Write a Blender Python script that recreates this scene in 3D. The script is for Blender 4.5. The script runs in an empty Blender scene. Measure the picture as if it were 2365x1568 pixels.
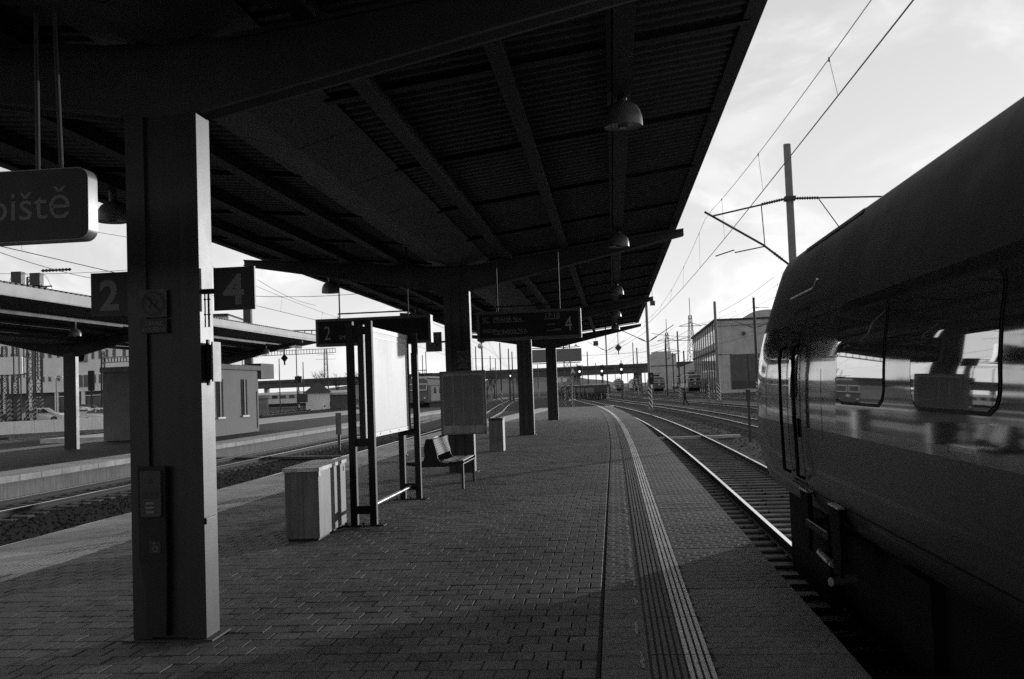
import bpy, bmesh, math, random
import numpy as np
from mathutils import Vector, Matrix

# ------------------------------------------------------------------ camera, sky, sun
sc = bpy.context.scene
PITCH, ROLL, CAM_H, LENS = math.atan(0.0500), 0.037, 1.67, 35.007
cam_data = bpy.data.cameras.new('camera'); cam_data.lens = LENS; cam_data.sensor_width = 36.0
cam_data.clip_start = 0.05; cam_data.clip_end = 9000
cam = bpy.data.objects.new('camera', cam_data); sc.collection.objects.link(cam)
_f = Vector((0, math.cos(PITCH), math.sin(PITCH))); _r = Vector((1, 0, 0)); _u = _r.cross(_f)
_c, _s = math.cos(ROLL), math.sin(ROLL)
_r2 = _c * _r - _s * _u; _u2 = _s * _r + _c * _u
cam.matrix_world = Matrix(((_r2.x, _u2.x, -_f.x, 0), (_r2.y, _u2.y, -_f.y, 0), (_r2.z, _u2.z, -_f.z, CAM_H), (0, 0, 0, 1)))
sc.camera = cam

SUN_AZ, SUN_EL = math.radians(40), math.radians(4.6)        # right of straight ahead, just above the horizon
world = bpy.data.worlds.new('World'); sc.world = world; world.use_nodes = True
wn = world.node_tree.nodes; wl = world.node_tree.links; wn.clear()
def wnode(t, **kw):
    n = wn.new(t)
    for k, v in kw.items(): setattr(n, k, v)
    return n
sky = wnode('ShaderNodeTexSky', sky_type='NISHITA', sun_disc=False)
sky.sun_elevation = SUN_EL; sky.sun_rotation = SUN_AZ; sky.dust_density = 2.0; sky.air_density = 1.0; sky.altitude = 200
bw = wnode('ShaderNodeRGBToBW'); wl.new(sky.outputs[0], bw.inputs[0])
tc = wnode('ShaderNodeTexCoord')
sep = wnode('ShaderNodeSeparateXYZ'); wl.new(tc.outputs['Generated'], sep.inputs[0])
def wmath(op, a, b=None, clamp=False):
    n = wnode('ShaderNodeMath', operation=op, use_clamp=clamp)
    for i, v in enumerate((a, b)):
        if v is None: continue
        if isinstance(v, (int, float)): n.inputs[i].default_value = v
        else: wl.new(v, n.inputs[i])
    return n.outputs[0]
den = wmath('ADD', wmath('MAXIMUM', sep.outputs[2], 0.0), 0.42)
comb = wnode('ShaderNodeCombineXYZ')
wl.new(wmath('DIVIDE', sep.outputs[0], den), comb.inputs[0]); wl.new(wmath('DIVIDE', sep.outputs[1], den), comb.inputs[1])
n1 = wnode('ShaderNodeTexNoise'); n1.inputs['Scale'].default_value = 3.2; n1.inputs['Detail'].default_value = 7; n1.inputs['Roughness'].default_value = .56; n1.inputs['Distortion'].default_value = .5
n2 = wnode('ShaderNodeTexNoise'); n2.inputs['Scale'].default_value = 7.5; n2.inputs['Detail'].default_value = 8; n2.inputs['Roughness'].default_value = .6; n2.inputs['Distortion'].default_value = .8
off = wnode('ShaderNodeVectorMath', operation='ADD'); off.inputs[1].default_value = (3.7, 1.4, 0.6)
wl.new(comb.outputs[0], off.inputs[0]); wl.new(off.outputs[0], n1.inputs['Vector']); wl.new(off.outputs[0], n2.inputs['Vector'])
r1 = wnode('ShaderNodeMapRange', interpolation_type='SMOOTHSTEP'); wl.new(n1.outputs[0], r1.inputs[0])
r1.inputs[1].default_value = .44; r1.inputs[2].default_value = .62
r2 = wnode('ShaderNodeMapRange', interpolation_type='SMOOTHSTEP'); wl.new(n2.outputs[0], r2.inputs[0])
r2.inputs[1].default_value = .46; r2.inputs[2].default_value = .74
# thin high cloud veil: brighter puffs over an even grey veil, whitening towards the horizon
puff = wmath('ADD', wmath('MULTIPLY', r1.outputs[0], 1.0), wmath('MULTIPLY', wmath('MULTIPLY', r1.outputs[0], r2.outputs[0]), 1.6))
hz = wmath('POWER', wmath('SUBTRACT', 1.0, wmath('MAXIMUM', sep.outputs[2], 0.0), True), 6.0)
veil = wmath('ADD', wmath('ADD', 5.9, wmath('MULTIPLY', puff, 1.35)), wmath('MULTIPLY', hz, 3.0))
# haze is brighter towards the low sun and duller away from it
dotn = wnode('ShaderNodeVectorMath', operation='DOT_PRODUCT'); wl.new(tc.outputs['Generated'], dotn.inputs[0])
dotn.inputs[1].default_value = (math.sin(SUN_AZ) * math.cos(SUN_EL), math.cos(SUN_AZ) * math.cos(SUN_EL), math.sin(SUN_EL))
veil = wmath('MULTIPLY', veil, wmath('ADD', .93, wmath('MULTIPLY', dotn.outputs['Value'], .10)))
tot = wmath('ADD', veil, wmath('MULTIPLY', bw.outputs[0], 0.18))
bg = wnode('ShaderNodeBackground'); bg.inputs['Strength'].default_value = 0.1
wl.new(tot, bg.inputs['Color'])
wo = wnode('ShaderNodeOutputWorld'); wl.new(bg.outputs[0], wo.inputs['Surface'])

sun_data = bpy.data.lights.new('sun', 'SUN'); sun_data.energy = 2.3; sun_data.angle = math.radians(0.9); sun_data.color = (1, 1, 1)
sun = bpy.data.objects.new('sun', sun_data); sc.collection.objects.link(sun)
sd = Vector((math.sin(SUN_AZ) * math.cos(SUN_EL), math.cos(SUN_AZ) * math.cos(SUN_EL), math.sin(SUN_EL)))
sun.rotation_euler = sd.to_track_quat('Z', 'Y').to_euler(); sun.location = sd * 60

vs = sc.view_settings; vs.view_transform = 'Standard'; vs.look = 'None'; vs.gamma = 1; vs.use_curve_mapping = False; vs.exposure = 0.0
try:
    sc.cycles.max_bounces = 6; sc.cycles.diffuse_bounces = 3; sc.cycles.glossy_bounces = 3; sc.cycles.transmission_bounces = 3
    sc.cycles.use_denoising = False; sc.cycles.sample_clamp_indirect = 4.0; sc.cycles.caustics_reflective = False; sc.cycles.caustics_refractive = False
except Exception: pass

# ------------------------------------------------------------------ frames
R = random.Random(7)
DX, DY = 0.09950, 0.99504                                   # direction of the platform in the world
HEAD = -math.atan2(DX, DY)
_cs = np.array([-80, 0, 15, 30, 50, 61, 81, 93, 136, 180, 260, 400, 700.])
_cv = np.array([0, 0, 0, .02, .30, .62, 1.6, 2.4, 6.1, 9.6, 14.6, 22, 37.])
_cm = np.gradient(_cv, _cs); _cm[:3] = 0
def curve(s):
    i = int(np.clip(np.searchsorted(_cs, s) - 1, 0, len(_cs) - 2)); h = _cs[i + 1] - _cs[i]; t = (s - _cs[i]) / h
    return float((2*t**3-3*t**2+1)*_cv[i] + (t**3-2*t**2+t)*h*_cm[i] + (-2*t**3+3*t**2)*_cv[i+1] + (t**3-t**2)*h*_cm[i+1])
def LS(l, s, z=0.0): return Vector((l * DY + s * DX, -l * DX + s * DY, z))      # lateral, along, up
def LC(l, s, z=0.0): return LS(l - curve(s), s, z)                              # the same on the curve of the line
def heading(s): return HEAD + math.atan((curve(s + .5) - curve(s - .5)))
VW = 2365.0; FV = VW * LENS / 36.0
def ray(x, y): return _f + (x - VW / 2) / FV * _r2 - (y - 784.0) / FV * _u2
def at(x, y, Y):                                            # sight line at a given distance
    d = ray(x, y); return Vector((0, 0, CAM_H)) + d * (Y / d.y)
def ground_at(x, y, z=-0.74):
    d = ray(x, y); return Vector((0, 0, CAM_H)) + d * ((z - CAM_H) / d.z)
GROUND = -0.74; RAIL = -0.55

# ------------------------------------------------------------------ materials
MATS = {}
def mat(name, base, rough=.7, metal=0.0, var=.25, scale=3.0, bump=0.0, bscale=40.0, coat=0.0, spec=.5, streak=0.0, rnd=.0, emit=0.0, ior=1.5, stain=0.0):
    m = bpy.data.materials.new(name); m.use_nodes = True; nt = m.node_tree; N, L = nt.nodes, nt.links
    b = N['Principled BSDF']; b.inputs['Roughness'].default_value = rough; b.inputs['Metallic'].default_value = metal
    b.inputs['Specular IOR Level'].default_value = spec; b.inputs['IOR'].default_value = ior
    if coat: b.inputs['Coat Weight'].default_value = coat; b.inputs['Coat Roughness'].default_value = .04
    t = N.new('ShaderNodeTexCoord'); oi = N.new('ShaderNodeObjectInfo')
    vm = N.new('ShaderNodeVectorMath'); vm.operation = 'ADD'; L.new(t.outputs['Object'], vm.inputs[0])
    sc_ = N.new('ShaderNodeVectorMath'); sc_.operation = 'SCALE'; L.new(oi.outputs['Location'], sc_.inputs[0]); sc_.inputs['Scale'].default_value = 1.37
    L.new(sc_.outputs[0], vm.inputs[1])
    n = N.new('ShaderNodeTexNoise'); n.inputs['Scale'].default_value = scale; n.inputs['Detail'].default_value = 8; n.inputs['Roughness'].default_value = .62
    L.new(vm.outputs[0], n.inputs['Vector'])
    mr = N.new('ShaderNodeMapRange'); L.new(n.outputs[0], mr.inputs[0]); mr.inputs[1].default_value = .28; mr.inputs[2].default_value = .72
    mr.inputs[3].default_value = base * (1 - var); mr.inputs[4].default_value = base * (1 + var)
    out = mr.outputs[0]
    if streak:                                              # rain streaks and grime running down
        mp = N.new('ShaderNodeMapping'); mp.inputs['Scale'].default_value = (14, 14, .7); L.new(vm.outputs[0], mp.inputs[0])
        n3 = N.new('ShaderNodeTexNoise'); n3.inputs['Scale'].default_value = 1.6; n3.inputs['Detail'].default_value = 5; L.new(mp.outputs[0], n3.inputs['Vector'])
        m3 = N.new('ShaderNodeMapRange'); L.new(n3.outputs[0], m3.inputs[0]); m3.inputs[1].default_value = .35; m3.inputs[2].default_value = .65
        m3.inputs[3].default_value = 1 - streak; m3.inputs[4].default_value = 1 + streak * .4
        mm = N.new('ShaderNodeMath'); mm.operation = 'MULTIPLY'; L.new(out, mm.inputs[0]); L.new(m3.outputs[0], mm.inputs[1]); out = mm.outputs[0]
    if rnd:
        m4 = N.new('ShaderNodeMapRange'); L.new(oi.outputs['Random'], m4.inputs[0]); m4.inputs[3].default_value = 1 - rnd; m4.inputs[4].default_value = 1 + rnd
        mm = N.new('ShaderNodeMath'); mm.operation = 'MULTIPLY'; L.new(out, mm.inputs[0]); L.new(m4.outputs[0], mm.inputs[1]); out = mm.outputs[0]
    if stain:                                               # broad dirt patches and trodden paths, fixed to the ground
        ge = N.new('ShaderNodeNewGeometry'); n5 = N.new('ShaderNodeTexNoise'); n5.inputs['Scale'].default_value = .55; n5.inputs['Detail'].default_value = 9; n5.inputs['Roughness'].default_value = .68; n5.inputs['Distortion'].default_value = .6
        L.new(ge.outputs['Position'], n5.inputs['Vector']); m5 = N.new('ShaderNodeMapRange'); L.new(n5.outputs[0], m5.inputs[0]); m5.inputs[1].default_value = .36; m5.inputs[2].default_value = .62
        m5.inputs[3].default_value = 1 - stain; m5.inputs[4].default_value = 1 + stain * .35
        mm = N.new('ShaderNodeMath'); mm.operation = 'MULTIPLY'; L.new(out, mm.inputs[0]); L.new(m5.outputs[0], mm.inputs[1]); out = mm.outputs[0]
    L.new(out, b.inputs['Base Color'])
    if rough > .08:
        rr = N.new('ShaderNodeMapRange'); L.new(n.outputs[0], rr.inputs[0]); rr.inputs[3].default_value = max(.02, rough - .12); rr.inputs[4].default_value = min(1, rough + .12)
        L.new(rr.outputs[0], b.inputs['Roughness'])
    if bump:
        nb = N.new('ShaderNodeTexNoise'); nb.inputs['Scale'].default_value = bscale; nb.inputs['Detail'].default_value = 4; L.new(vm.outputs[0], nb.inputs['Vector'])
        bp = N.new('ShaderNodeBump'); bp.inputs['Strength'].default_value = bump; bp.inputs['Distance'].default_value = .01
        L.new(nb.outputs[0], bp.inputs['Height']); L.new(bp.outputs[0], b.inputs['Normal'])
    if emit:
        b.inputs['Emission Color'].default_value = (1, 1, 1, 1); b.inputs['Emission Strength'].default_value = emit
    MATS[name] = m; return m
def stripes(name, a, bcol, freq, slope):                    # hazard stripes painted round a mast
    m = mat(name, a, .7, var=.2, scale=6); nt = m.node_tree; N, L = nt.nodes, nt.links; b = N['Principled BSDF']
    src = b.inputs['Base Color'].links[0].from_socket
    t = N.new('ShaderNodeTexCoord'); s = N.new('ShaderNodeSeparateXYZ'); L.new(t.outputs['Object'], s.inputs[0])
    def mth(op, p, q):
        n = N.new('ShaderNodeMath'); n.operation = op
        for i, v in enumerate((p, q)):
            if isinstance(v, (int, float)): n.inputs[i].default_value = v
            elif v is not None: L.new(v, n.inputs[i])
        return n.outputs[0]
    d = mth('ADD', mth('MULTIPLY', s.outputs[2], freq), mth('MULTIPLY', s.outputs[0], slope))
    f = mth('GREATER_THAN', mth('FRACT', d, None), .5)
    mx = N.new('ShaderNodeMix'); mx.data_type = 'RGBA'; L.new(f, mx.inputs[0]); L.new(src, mx.inputs[6]); mx.inputs[7].default_value = (bcol, bcol, bcol, 1)
    L.new(mx.outputs[2], b.inputs['Base Color']); return m

mat('paver', .12, .74, var=.28, scale=9, bump=.35, bscale=160, rnd=.26, spec=.4, stain=.38)
mat('slab', .15, .72, var=.25, scale=5, bump=.3, bscale=120, rnd=.12, spec=.4, stain=.35)
mat('slab_light', .40, .8, var=.22, scale=3, bump=.3, bscale=120, rnd=.08, stain=.25, spec=.3)
mat('concrete', .17, .88, var=.35, scale=1.3, bump=.5, bscale=30, streak=.35)
mat('concrete_dark', .09, .88, var=.35, scale=1.3, bump=.5, bscale=30, streak=.4)
mat('joint_sand', .028, .95, var=.4, scale=20)
mat('rib_grey', .12, .75, var=.25, scale=7, bump=.2, bscale=90, spec=.4)
mat('rib_white', .80, .7, var=.2, scale=9, bump=.2, bscale=90, stain=.25, spec=.4)
mat('worn_paint', .30, .8, var=.5, scale=14)
mat('ballast', .026, .95, var=.6, scale=7, bump=1.0, bscale=26, spec=.1)
mat('stone', .028, .92, var=.4, scale=3, rnd=.3, spec=.15)
mat('sleeper', .06, .9, var=.35, scale=5, bump=.4, bscale=40, rnd=.25)
mat('rail_side', .035, .8, .2, var=.4, scale=8)
mat('rail_top', .9, .18, 1.0, var=.06, scale=4)
mat('steel_dark', .035, .55, 0, var=.3, scale=4)
mat('steel_black', .014, .6, 0, var=.3, scale=4, spec=.3)
mat('pillar_paint', .014, .45, 0, var=.3, scale=2.2, bump=.05, bscale=60, streak=.5, spec=.55)
mat('pillar_front', .020, .55, 0, var=.3, scale=2.2)
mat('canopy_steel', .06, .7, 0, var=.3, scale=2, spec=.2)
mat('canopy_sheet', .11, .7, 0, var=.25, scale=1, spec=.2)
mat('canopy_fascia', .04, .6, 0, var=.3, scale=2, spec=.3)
mat('gutter_panel', .095, .6, 0, var=.25, scale=1.2)
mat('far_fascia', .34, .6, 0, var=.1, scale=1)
mat('lamp_shell', .16, .4, .0, var=.15, scale=5)
mat('lamp_glass', .25, .3, 0, var=.2, scale=8)
mat('sign_black', .015, .5, var=.2, scale=4)
mat('sign_letter', .20, .6, var=.1, scale=5)
mat('sign_edge', .22, .4, .2, var=.12, scale=9, streak=.2)
mat('sign_frame', .05, .5, .1, var=.2, scale=4)
mat('screen', .012, .55, var=.1, scale=2, spec=.12)
mat('plate_grey', .105, .6, var=.2, scale=4, spec=.2)
mat('help_panel', .030, .6, var=.25, scale=4, spec=.2)
mat('help_unit', .085, .6, var=.3, scale=5, spec=.2)
mat('screen_text', .14, .5, var=.1, scale=4)
mat('white_print', .75, .45, var=.06, scale=2)
mat('board_white', .62, .5, var=.10, scale=1.5, streak=.12)
mat('board_grey', .27, .6, var=.3, scale=3, streak=.3)
mat('board_trim', .35, .5, .3, var=.2, scale=6)
mat('notice_grey', .13, .6, var=.2, scale=4)
mat('bin_paint', .13, .5, var=.3, scale=3.5, bump=.1, bscale=50, streak=.4, spec=.6)
mat('bin_dark', .10, .6, var=.3, scale=3, streak=.3)
mat('lid_dirty', .62, .55, var=.55, scale=4.5)
mat('bench_wood', .42, .5, var=.2, scale=6)
mat('train_paint', .24, .085, .7, var=.25, scale=2.5, coat=.8, spec=.8)
mat('train_top', .010, .5, .0, var=.2, scale=2.5, spec=.22)
mat('train_lower', .030, .36, .0, var=.25, scale=1.5, coat=.08, spec=.35)
mat('train_band', .30, .05, .85, var=.3, scale=3, coat=.5, spec=.8)
mat('train_glass', .60, .02, .92, var=.03, scale=2, spec=1.0)
mat('train_roof', .62, .3, .6, var=.12, scale=3)
mat('train_seal', .006, .6, var=.1, scale=3, spec=.15)
mat('train_metal', .62, .28, .8, var=.2, scale=6)
mat('train_under', .008, .9, var=.3, scale=4, spec=.1)
mat('wall_pale', .78, .85, var=.10, scale=.5, bump=.2, bscale=8, streak=.12)
mat('wall_mid', .40, .85, var=.18, scale=.4, streak=.2)
mat('wall_brick', .42, .85, var=.2, scale=.5, streak=.2)
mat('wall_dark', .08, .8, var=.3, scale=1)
mat('kiosk_wall', .15, .8, var=.18, scale=1.3, streak=.2)
mat('window_dark', .03, .08, var=.2, scale=1, spec=.7)
mat('window_sky', .75, .06, .85, var=.15, scale=2)
mat('frame_white', .6, .6, var=.1)
mat('roof_dark', .03, .8, var=.3, scale=2)
mat('bridge', .07, .85, var=.3, scale=.3)
mat('bridge_pale', .30, .85, var=.15, scale=.2)
mat('hill', .06, .95, var=.4, scale=.02)
mat('bark', .035, .9, var=.4, scale=6)
mat('loco_red', .07, .45, var=.25, scale=1.2)
mat('loco_side', .55, .5, var=.25, scale=1)
mat('loco_light', .55, .5, var=.2, scale=1)
mat('car_white', .75, .25, var=.05, coat=.6)
mat('car_dark', .03, .25, var=.1, coat=.6)
mat('tyre', .015, .8, var=.2)
mat('mast_grey', .16, .7, var=.25, scale=1.5)
mat('mast_dark', .04, .7, var=.3, scale=2)
mat('wire', .03, .5, .3, var=.1)
mat('signal_lit', .9, .4, emit=1.6)
mat('cloth_dark', .012, .9, var=.3, scale=6)
mat('skin', .25, .7, var=.1)
stripes('hazard', .45, .03, 2.2, 3.0)
stripes('hazard_b', .30, .03, 2.4, -3.4)

# ------------------------------------------------------------------ mesh helpers
COL = sc.collection
class MB:
    def __init__(s): s.v = []; s.f = []; s.m = []
    def add(s, vs_, fs, mi=0):
        o = len(s.v); s.v += [tuple(v) for v in vs_]; s.f += [tuple(i + o for i in f) for f in fs]; s.m += [mi] * len(fs); return s
    def box(s, x0, x1, y0, y1, z0, z1, mi=0, M=None):
        v = [Vector((x, y, z)) for z in (z0, z1) for x, y in ((x0, y0), (x1, y0), (x1, y1), (x0, y1))]
        if M: v = [M @ p for p in v]
        return s.add(v, [(3, 2, 1, 0), (4, 5, 6, 7), (0, 1, 5, 4), (1, 2, 6, 5), (2, 3, 7, 6), (3, 0, 4, 7)], mi)
    def chamfer(s, x0, x1, y0, y1, z0, z1, c=.006, mi=0):                       # a block with a chamfered top
        v = [(x, y, z0) for x, y in ((x0, y0), (x1, y0), (x1, y1), (x0, y1))] + [(x, y, z1 - c) for x, y in ((x0, y0), (x1, y0), (x1, y1), (x0, y1))] + \
            [(x, y, z1) for x, y in ((x0 + c, y0 + c), (x1 - c, y0 + c), (x1 - c, y1 - c), (x0 + c, y1 - c))]
        q = [(i, (i + 1) % 4, (i + 1) % 4 + 4, i + 4) for i in range(4)] + [(i + 4, (i + 1) % 4 + 4, (i + 1) % 4 + 8, i + 8) for i in range(4)] + [(8, 9, 10, 11)]
        return s.add(v, q, mi)
    def tube(s, pts, r, n=6, mi=0, caps=True):
        pts = [Vector(p) for p in pts]; rs = r if isinstance(r, (list, tuple)) else [r] * len(pts); v = []; f = []
        for i, p in enumerate(pts):
            d = (pts[min(i + 1, len(pts) - 1)] - pts[max(i - 1, 0)]).normalized()
            a = d.cross(Vector((0, 0, 1))); a = a.normalized() if a.length > .01 else Vector((1, 0, 0)); b = d.cross(a)
            v += [p + (a * math.cos(2*math.pi*k/n) + b * math.sin(2*math.pi*k/n)) * rs[i] for k in range(n)]
        for i in range(len(pts) - 1):
            f += [(i*n+k, i*n+(k+1) % n, (i+1)*n+(k+1) % n, (i+1)*n+k) for k in range(n)]
        if caps: f += [tuple(range(n))[::-1], tuple((len(pts)-1)*n + k for k in range(n))]
        return s.add(v, f, mi)
    def bar(s, p, q, w, h=None, mi=0):                                          # square bar between two points
        p, q = Vector(p), Vector(q); h = h or w; d = (q - p).normalized(); a = d.cross(Vector((0, 0, 1))); a = a.normalized() if a.length > .01 else Vector((1, 0, 0)); b = a.cross(d)
        v = [c + a * i * w / 2 + b * j * h / 2 for c in (p, q) for i, j in ((-1, -1), (1, -1), (1, 1), (-1, 1))]
        return s.add(v, [(3, 2, 1, 0), (4, 5, 6, 7), (0, 1, 5, 4), (1, 2, 6, 5), (2, 3, 7, 6), (3, 0, 4, 7)], mi)
    def lathe(s, prof, n=20, c=(0, 0, 0), mi=0):
        v = [(c[0] + r * math.cos(2*math.pi*k/n), c[1] + r * math.sin(2*math.pi*k/n), c[2] + z) for r, z in prof for k in range(n)]
        f = [(i*n+k, i*n+(k+1) % n, (i+1)*n+(k+1) % n, (i+1)*n+k) for i in range(len(prof)-1) for k in range(n)]
        return s.add(v, f, mi)
    def prism(s, poly, axis, a, b, mi=0):                                       # polygon (2-D) swept along an axis
        n = len(poly)
        mk = {'x': lambda p, t: (t, p[0], p[1]), 'y': lambda p, t: (p[0], t, p[1]), 'z': lambda p, t: (p[0], p[1], t)}[axis]
        v = [mk(p, t) for t in (a, b) for p in poly]
        f = [tuple(range(n))[::-1], tuple(range(n, 2*n))] + [(i, (i+1) % n, (i+1) % n + n, i + n) for i in range(n)]
        return s.add(v, f, mi)
    def strip(s, prof, path, mi=0, closed=False, caps=True):                    # profile swept along a list of (function l,z -> point)
        n = len(prof); v = []; f = []
        for fn in path: v += [fn(a, b) for a, b in prof]
        m = n if closed else n - 1
        for i in range(len(path) - 1): f += [(i*n+k, i*n+(k+1) % n, (i+1)*n+(k+1) % n, (i+1)*n+k) for k in range(m)]
        if closed and caps: f += [tuple(range(n))[::-1], tuple((len(path)-1)*n + k for k in range(n))]
        return s.add(v, f, mi)
    def mesh(s, name, mats, smooth=False):
        me = bpy.data.meshes.new(name); me.from_pydata(s.v, [], s.f)
        for m in (mats if isinstance(mats, (list, tuple)) else [mats]): me.materials.append(MATS[m])
        if len(me.materials) > 1: me.polygons.foreach_set('material_index', s.m)
        bm = bmesh.new(); bm.from_mesh(me); bmesh.ops.recalc_face_normals(bm, faces=bm.faces); bm.to_mesh(me); bm.free()
        if smooth:
            me.polygons.foreach_set('use_smooth', [True] * len(me.polygons))
            try: me.set_sharp_from_angle(angle=math.radians(38))
            except Exception: pass
        me.update(); return me
    def obj(s, name, mats, parent=None, loc=(0, 0, 0), rz=0.0, smooth=False, rx=0.0, ry=0.0):
        o = bpy.data.objects.new(name, s.mesh(name, mats, smooth)); COL.objects.link(o); o.parent = parent; o.location = loc; o.rotation_euler = (rx, ry, rz); return o
def inst(me, name, parent=None, loc=(0, 0, 0), rz=0.0, rx=0.0, ry=0.0):
    o = bpy.data.objects.new(name, me); COL.objects.link(o); o.parent = parent; o.location = loc; o.rotation_euler = (rx, ry, rz); return o
def tag(o, label, cat=None, group=None, kind=None):
    if label: o['label'] = label
    if cat: o['category'] = cat
    if group: o['group'] = group
    if kind: o['kind'] = kind
    return o
def thing(name, label, cat, loc=(0, 0, 0), rz=0.0, group=None):
    o = bpy.data.objects.new(name, None); COL.objects.link(o); o.location = loc; o.rotation_euler = (0, 0, rz); o.empty_display_size = .2
    return tag(o, label, cat, group)
def at_ls(name, label, cat, l, s, z=0.0, rz=0.0, group=None, curved=False):
    p = LC(l, s, z) if curved else LS(l, s, z)
    return thing(name, label, cat, p, (heading(s) if curved else HEAD) + rz, group)
def text(body, size, m, parent, loc, rz=0.0, name='lettering', align='LEFT', ext=.001, bold=0.0, sx=1.0, rx=math.pi/2):
    c = bpy.data.curves.new(name, 'FONT'); c.body = body; c.size = size; c.extrude = ext; c.align_x = align; c.align_y = 'BOTTOM_BASELINE'; c.offset = bold
    c.resolution_u = 4; tmp = bpy.data.objects.new(name, c); COL.objects.link(tmp)
    me = bpy.data.meshes.new_from_object(tmp.evaluated_get(bpy.context.evaluated_depsgraph_get())); bpy.data.objects.remove(tmp); bpy.data.curves.remove(c)
    me.name = name; me.materials.clear(); me.materials.append(MATS[m]); o = bpy.data.objects.new(name, me); COL.objects.link(o); o.parent = parent; o.location = loc; o.rotation_euler = (rx, 0, rz); o.scale = (sx, 1, 1); return o
def copy_tree(o, parent=None):
    c = o.copy(); COL.objects.link(c); c.parent = parent
    for ch in list(o.children): copy_tree(ch, c)
    return c

# ------------------------------------------------------------------ ground, platforms, tracks
g = MB()
xs = [-2500, -600, -200, -90, -40, -10, 20, 60, 150, 500, 2500]; ys = [-400, -60, -10, 20, 50, 90, 150, 260, 500, 1200, 4500]
gv = [(x, y, GROUND) for y in ys for x in xs]; nx = len(xs)
g.add(gv, [(j*nx+i, j*nx+i+1, (j+1)*nx+i+1, (j+1)*nx+i) for j in range(len(ys)-1) for i in range(nx-1)])
tag(g.obj('ground', 'ballast'), 'dark ballast and cinder ground of the railway yard', kind='structure')

S0, S1 = -24.0, 84.0
def right_edge(s): return 1.36 - curve(s)
def left_edge(s):
    a = -7.45
    if s > 41: a += (s - 41) / 44 * 1.25
    return a
SS = [S0] + [x for x in range(-20, 84, 4)] + [S1]
pl = MB()
for a, b in zip(SS[:-1], SS[1:]):
    def ring(s): return [LS(left_edge(s) + .06, s, -.76), LS(left_edge(s) + .06, s, -.075), LS(right_edge(s) - .06, s, -.075), LS(right_edge(s) - .06, s, -.76)]
    pl.add(ring(a) + ring(b), [(0, 1, 5, 4), (1, 2, 6, 5), (2, 3, 7, 6)])
pl.add(ring(S1), [(0, 1, 2, 3)]); pl.add(ring(S0), [(3, 2, 1, 0)])
plat = tag(pl.obj('platform', ['concrete_dark']), 'long paved island platform under the dark canopy', kind='structure')
sandm = MB()
for a, b in zip(SS[:-1], SS[1:]):
    sandm.add([LS(left_edge(a) + 1.5, a, -.022), LS(right_edge(a) - 1.5, a, -.022), LS(right_edge(b) - 1.5, b, -.022), LS(left_edge(b) + 1.5, b, -.022)], [(0, 1, 2, 3)])
sandm.obj('joint_bed', 'joint_sand', plat)

# pavers: square blocks in running bond, the nearest as pieces, the rest as one mass
PV = .2
variants = []
for k in range(5):
    mb = MB(); j = .0035 + .0008 * k
    mb.chamfer(-PV/2 + j, PV/2 - j, -PV/2 + j, PV/2 - j, -.05, 0, .0038); variants.append(mb.mesh('paver', 'paver'))
rest = MB(); near = []
for r in range(int((S1 - 4.6) / PV)):
    s = 4.7 + r * PV
    lo, hi = left_edge(s) + 1.5, -.165 - curve(s)
    n = int((hi - lo) / PV) + 2
    for k in range(n):
        l = hi - PV / 2 - k * PV - (PV / 2 if r % 2 else 0) + .0
        w0, w1 = l - PV / 2, l + PV / 2
        if k == 0 and r % 2:                                # half block that closes the row
            ha, hb = hi - PV / 2, hi
            rest.add([LS(x, y, z) for z, e in ((-.05, .005), (-.007, .005), (0, .011)) for x, y in ((ha+e, s-.1+e), (hb-e, s-.1+e), (hb-e, s+.1-e), (ha+e, s+.1-e))],
                     [(4, 5, 9, 8), (5, 6, 10, 9), (6, 7, 11, 10), (7, 4, 8, 11), (8, 9, 10, 11)])
        if w1 < lo + .04: continue
        w0 = max(w0, lo)
        p = LS((w0 + w1) / 2, s)
        d = p - Vector((0, 0, CAM_H)); ky = d.dot(_f); px = 1182 + FV * d.dot(_r2) / ky; py = 784 - FV * d.dot(_u2) / ky
        full = w1 - w0 > PV - .01
        if full and -40 < px < 2365 and py < 1600 and len(near) < 300 and s < 8.4 and not (px > 290 and px < 540 and py < 1440 and False):
            near.append((l, s)); continue
        e = .0045; dz = R.uniform(-.0025, .002)
        h0, h1 = s - PV / 2 + e, s + PV / 2 - e
        rest.add([LS(x, y, z) for z, c in ((-.04, 0), (-.004 + dz, 0), (dz, .0036)) for x, y in ((w0+e+c, h0+c), (w1-e-c, h0+c), (w1-e-c, h1-c), (w0+e+c, h1-c))],
                 [(4, 5, 9, 8), (5, 6, 10, 9), (6, 7, 11, 10), (7, 4, 8, 11), (8, 9, 10, 11)] if s > 14 else [(0, 1, 5, 4), (1, 2, 6, 5), (2, 3, 7, 6), (3, 0, 4, 7), (4, 5, 9, 8), (5, 6, 10, 9), (6, 7, 11, 10), (7, 4, 8, 11), (8, 9, 10, 11)])
for l, s in near:
    inst(R.choice(variants), 'paver', plat, LS(l + R.uniform(-.0015, .0015), s + R.uniform(-.0015, .0015), R.uniform(-.004, .002)), HEAD + R.uniform(-.01, .01), R.uniform(-.010, .010), R.uniform(-.010, .010))
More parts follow.
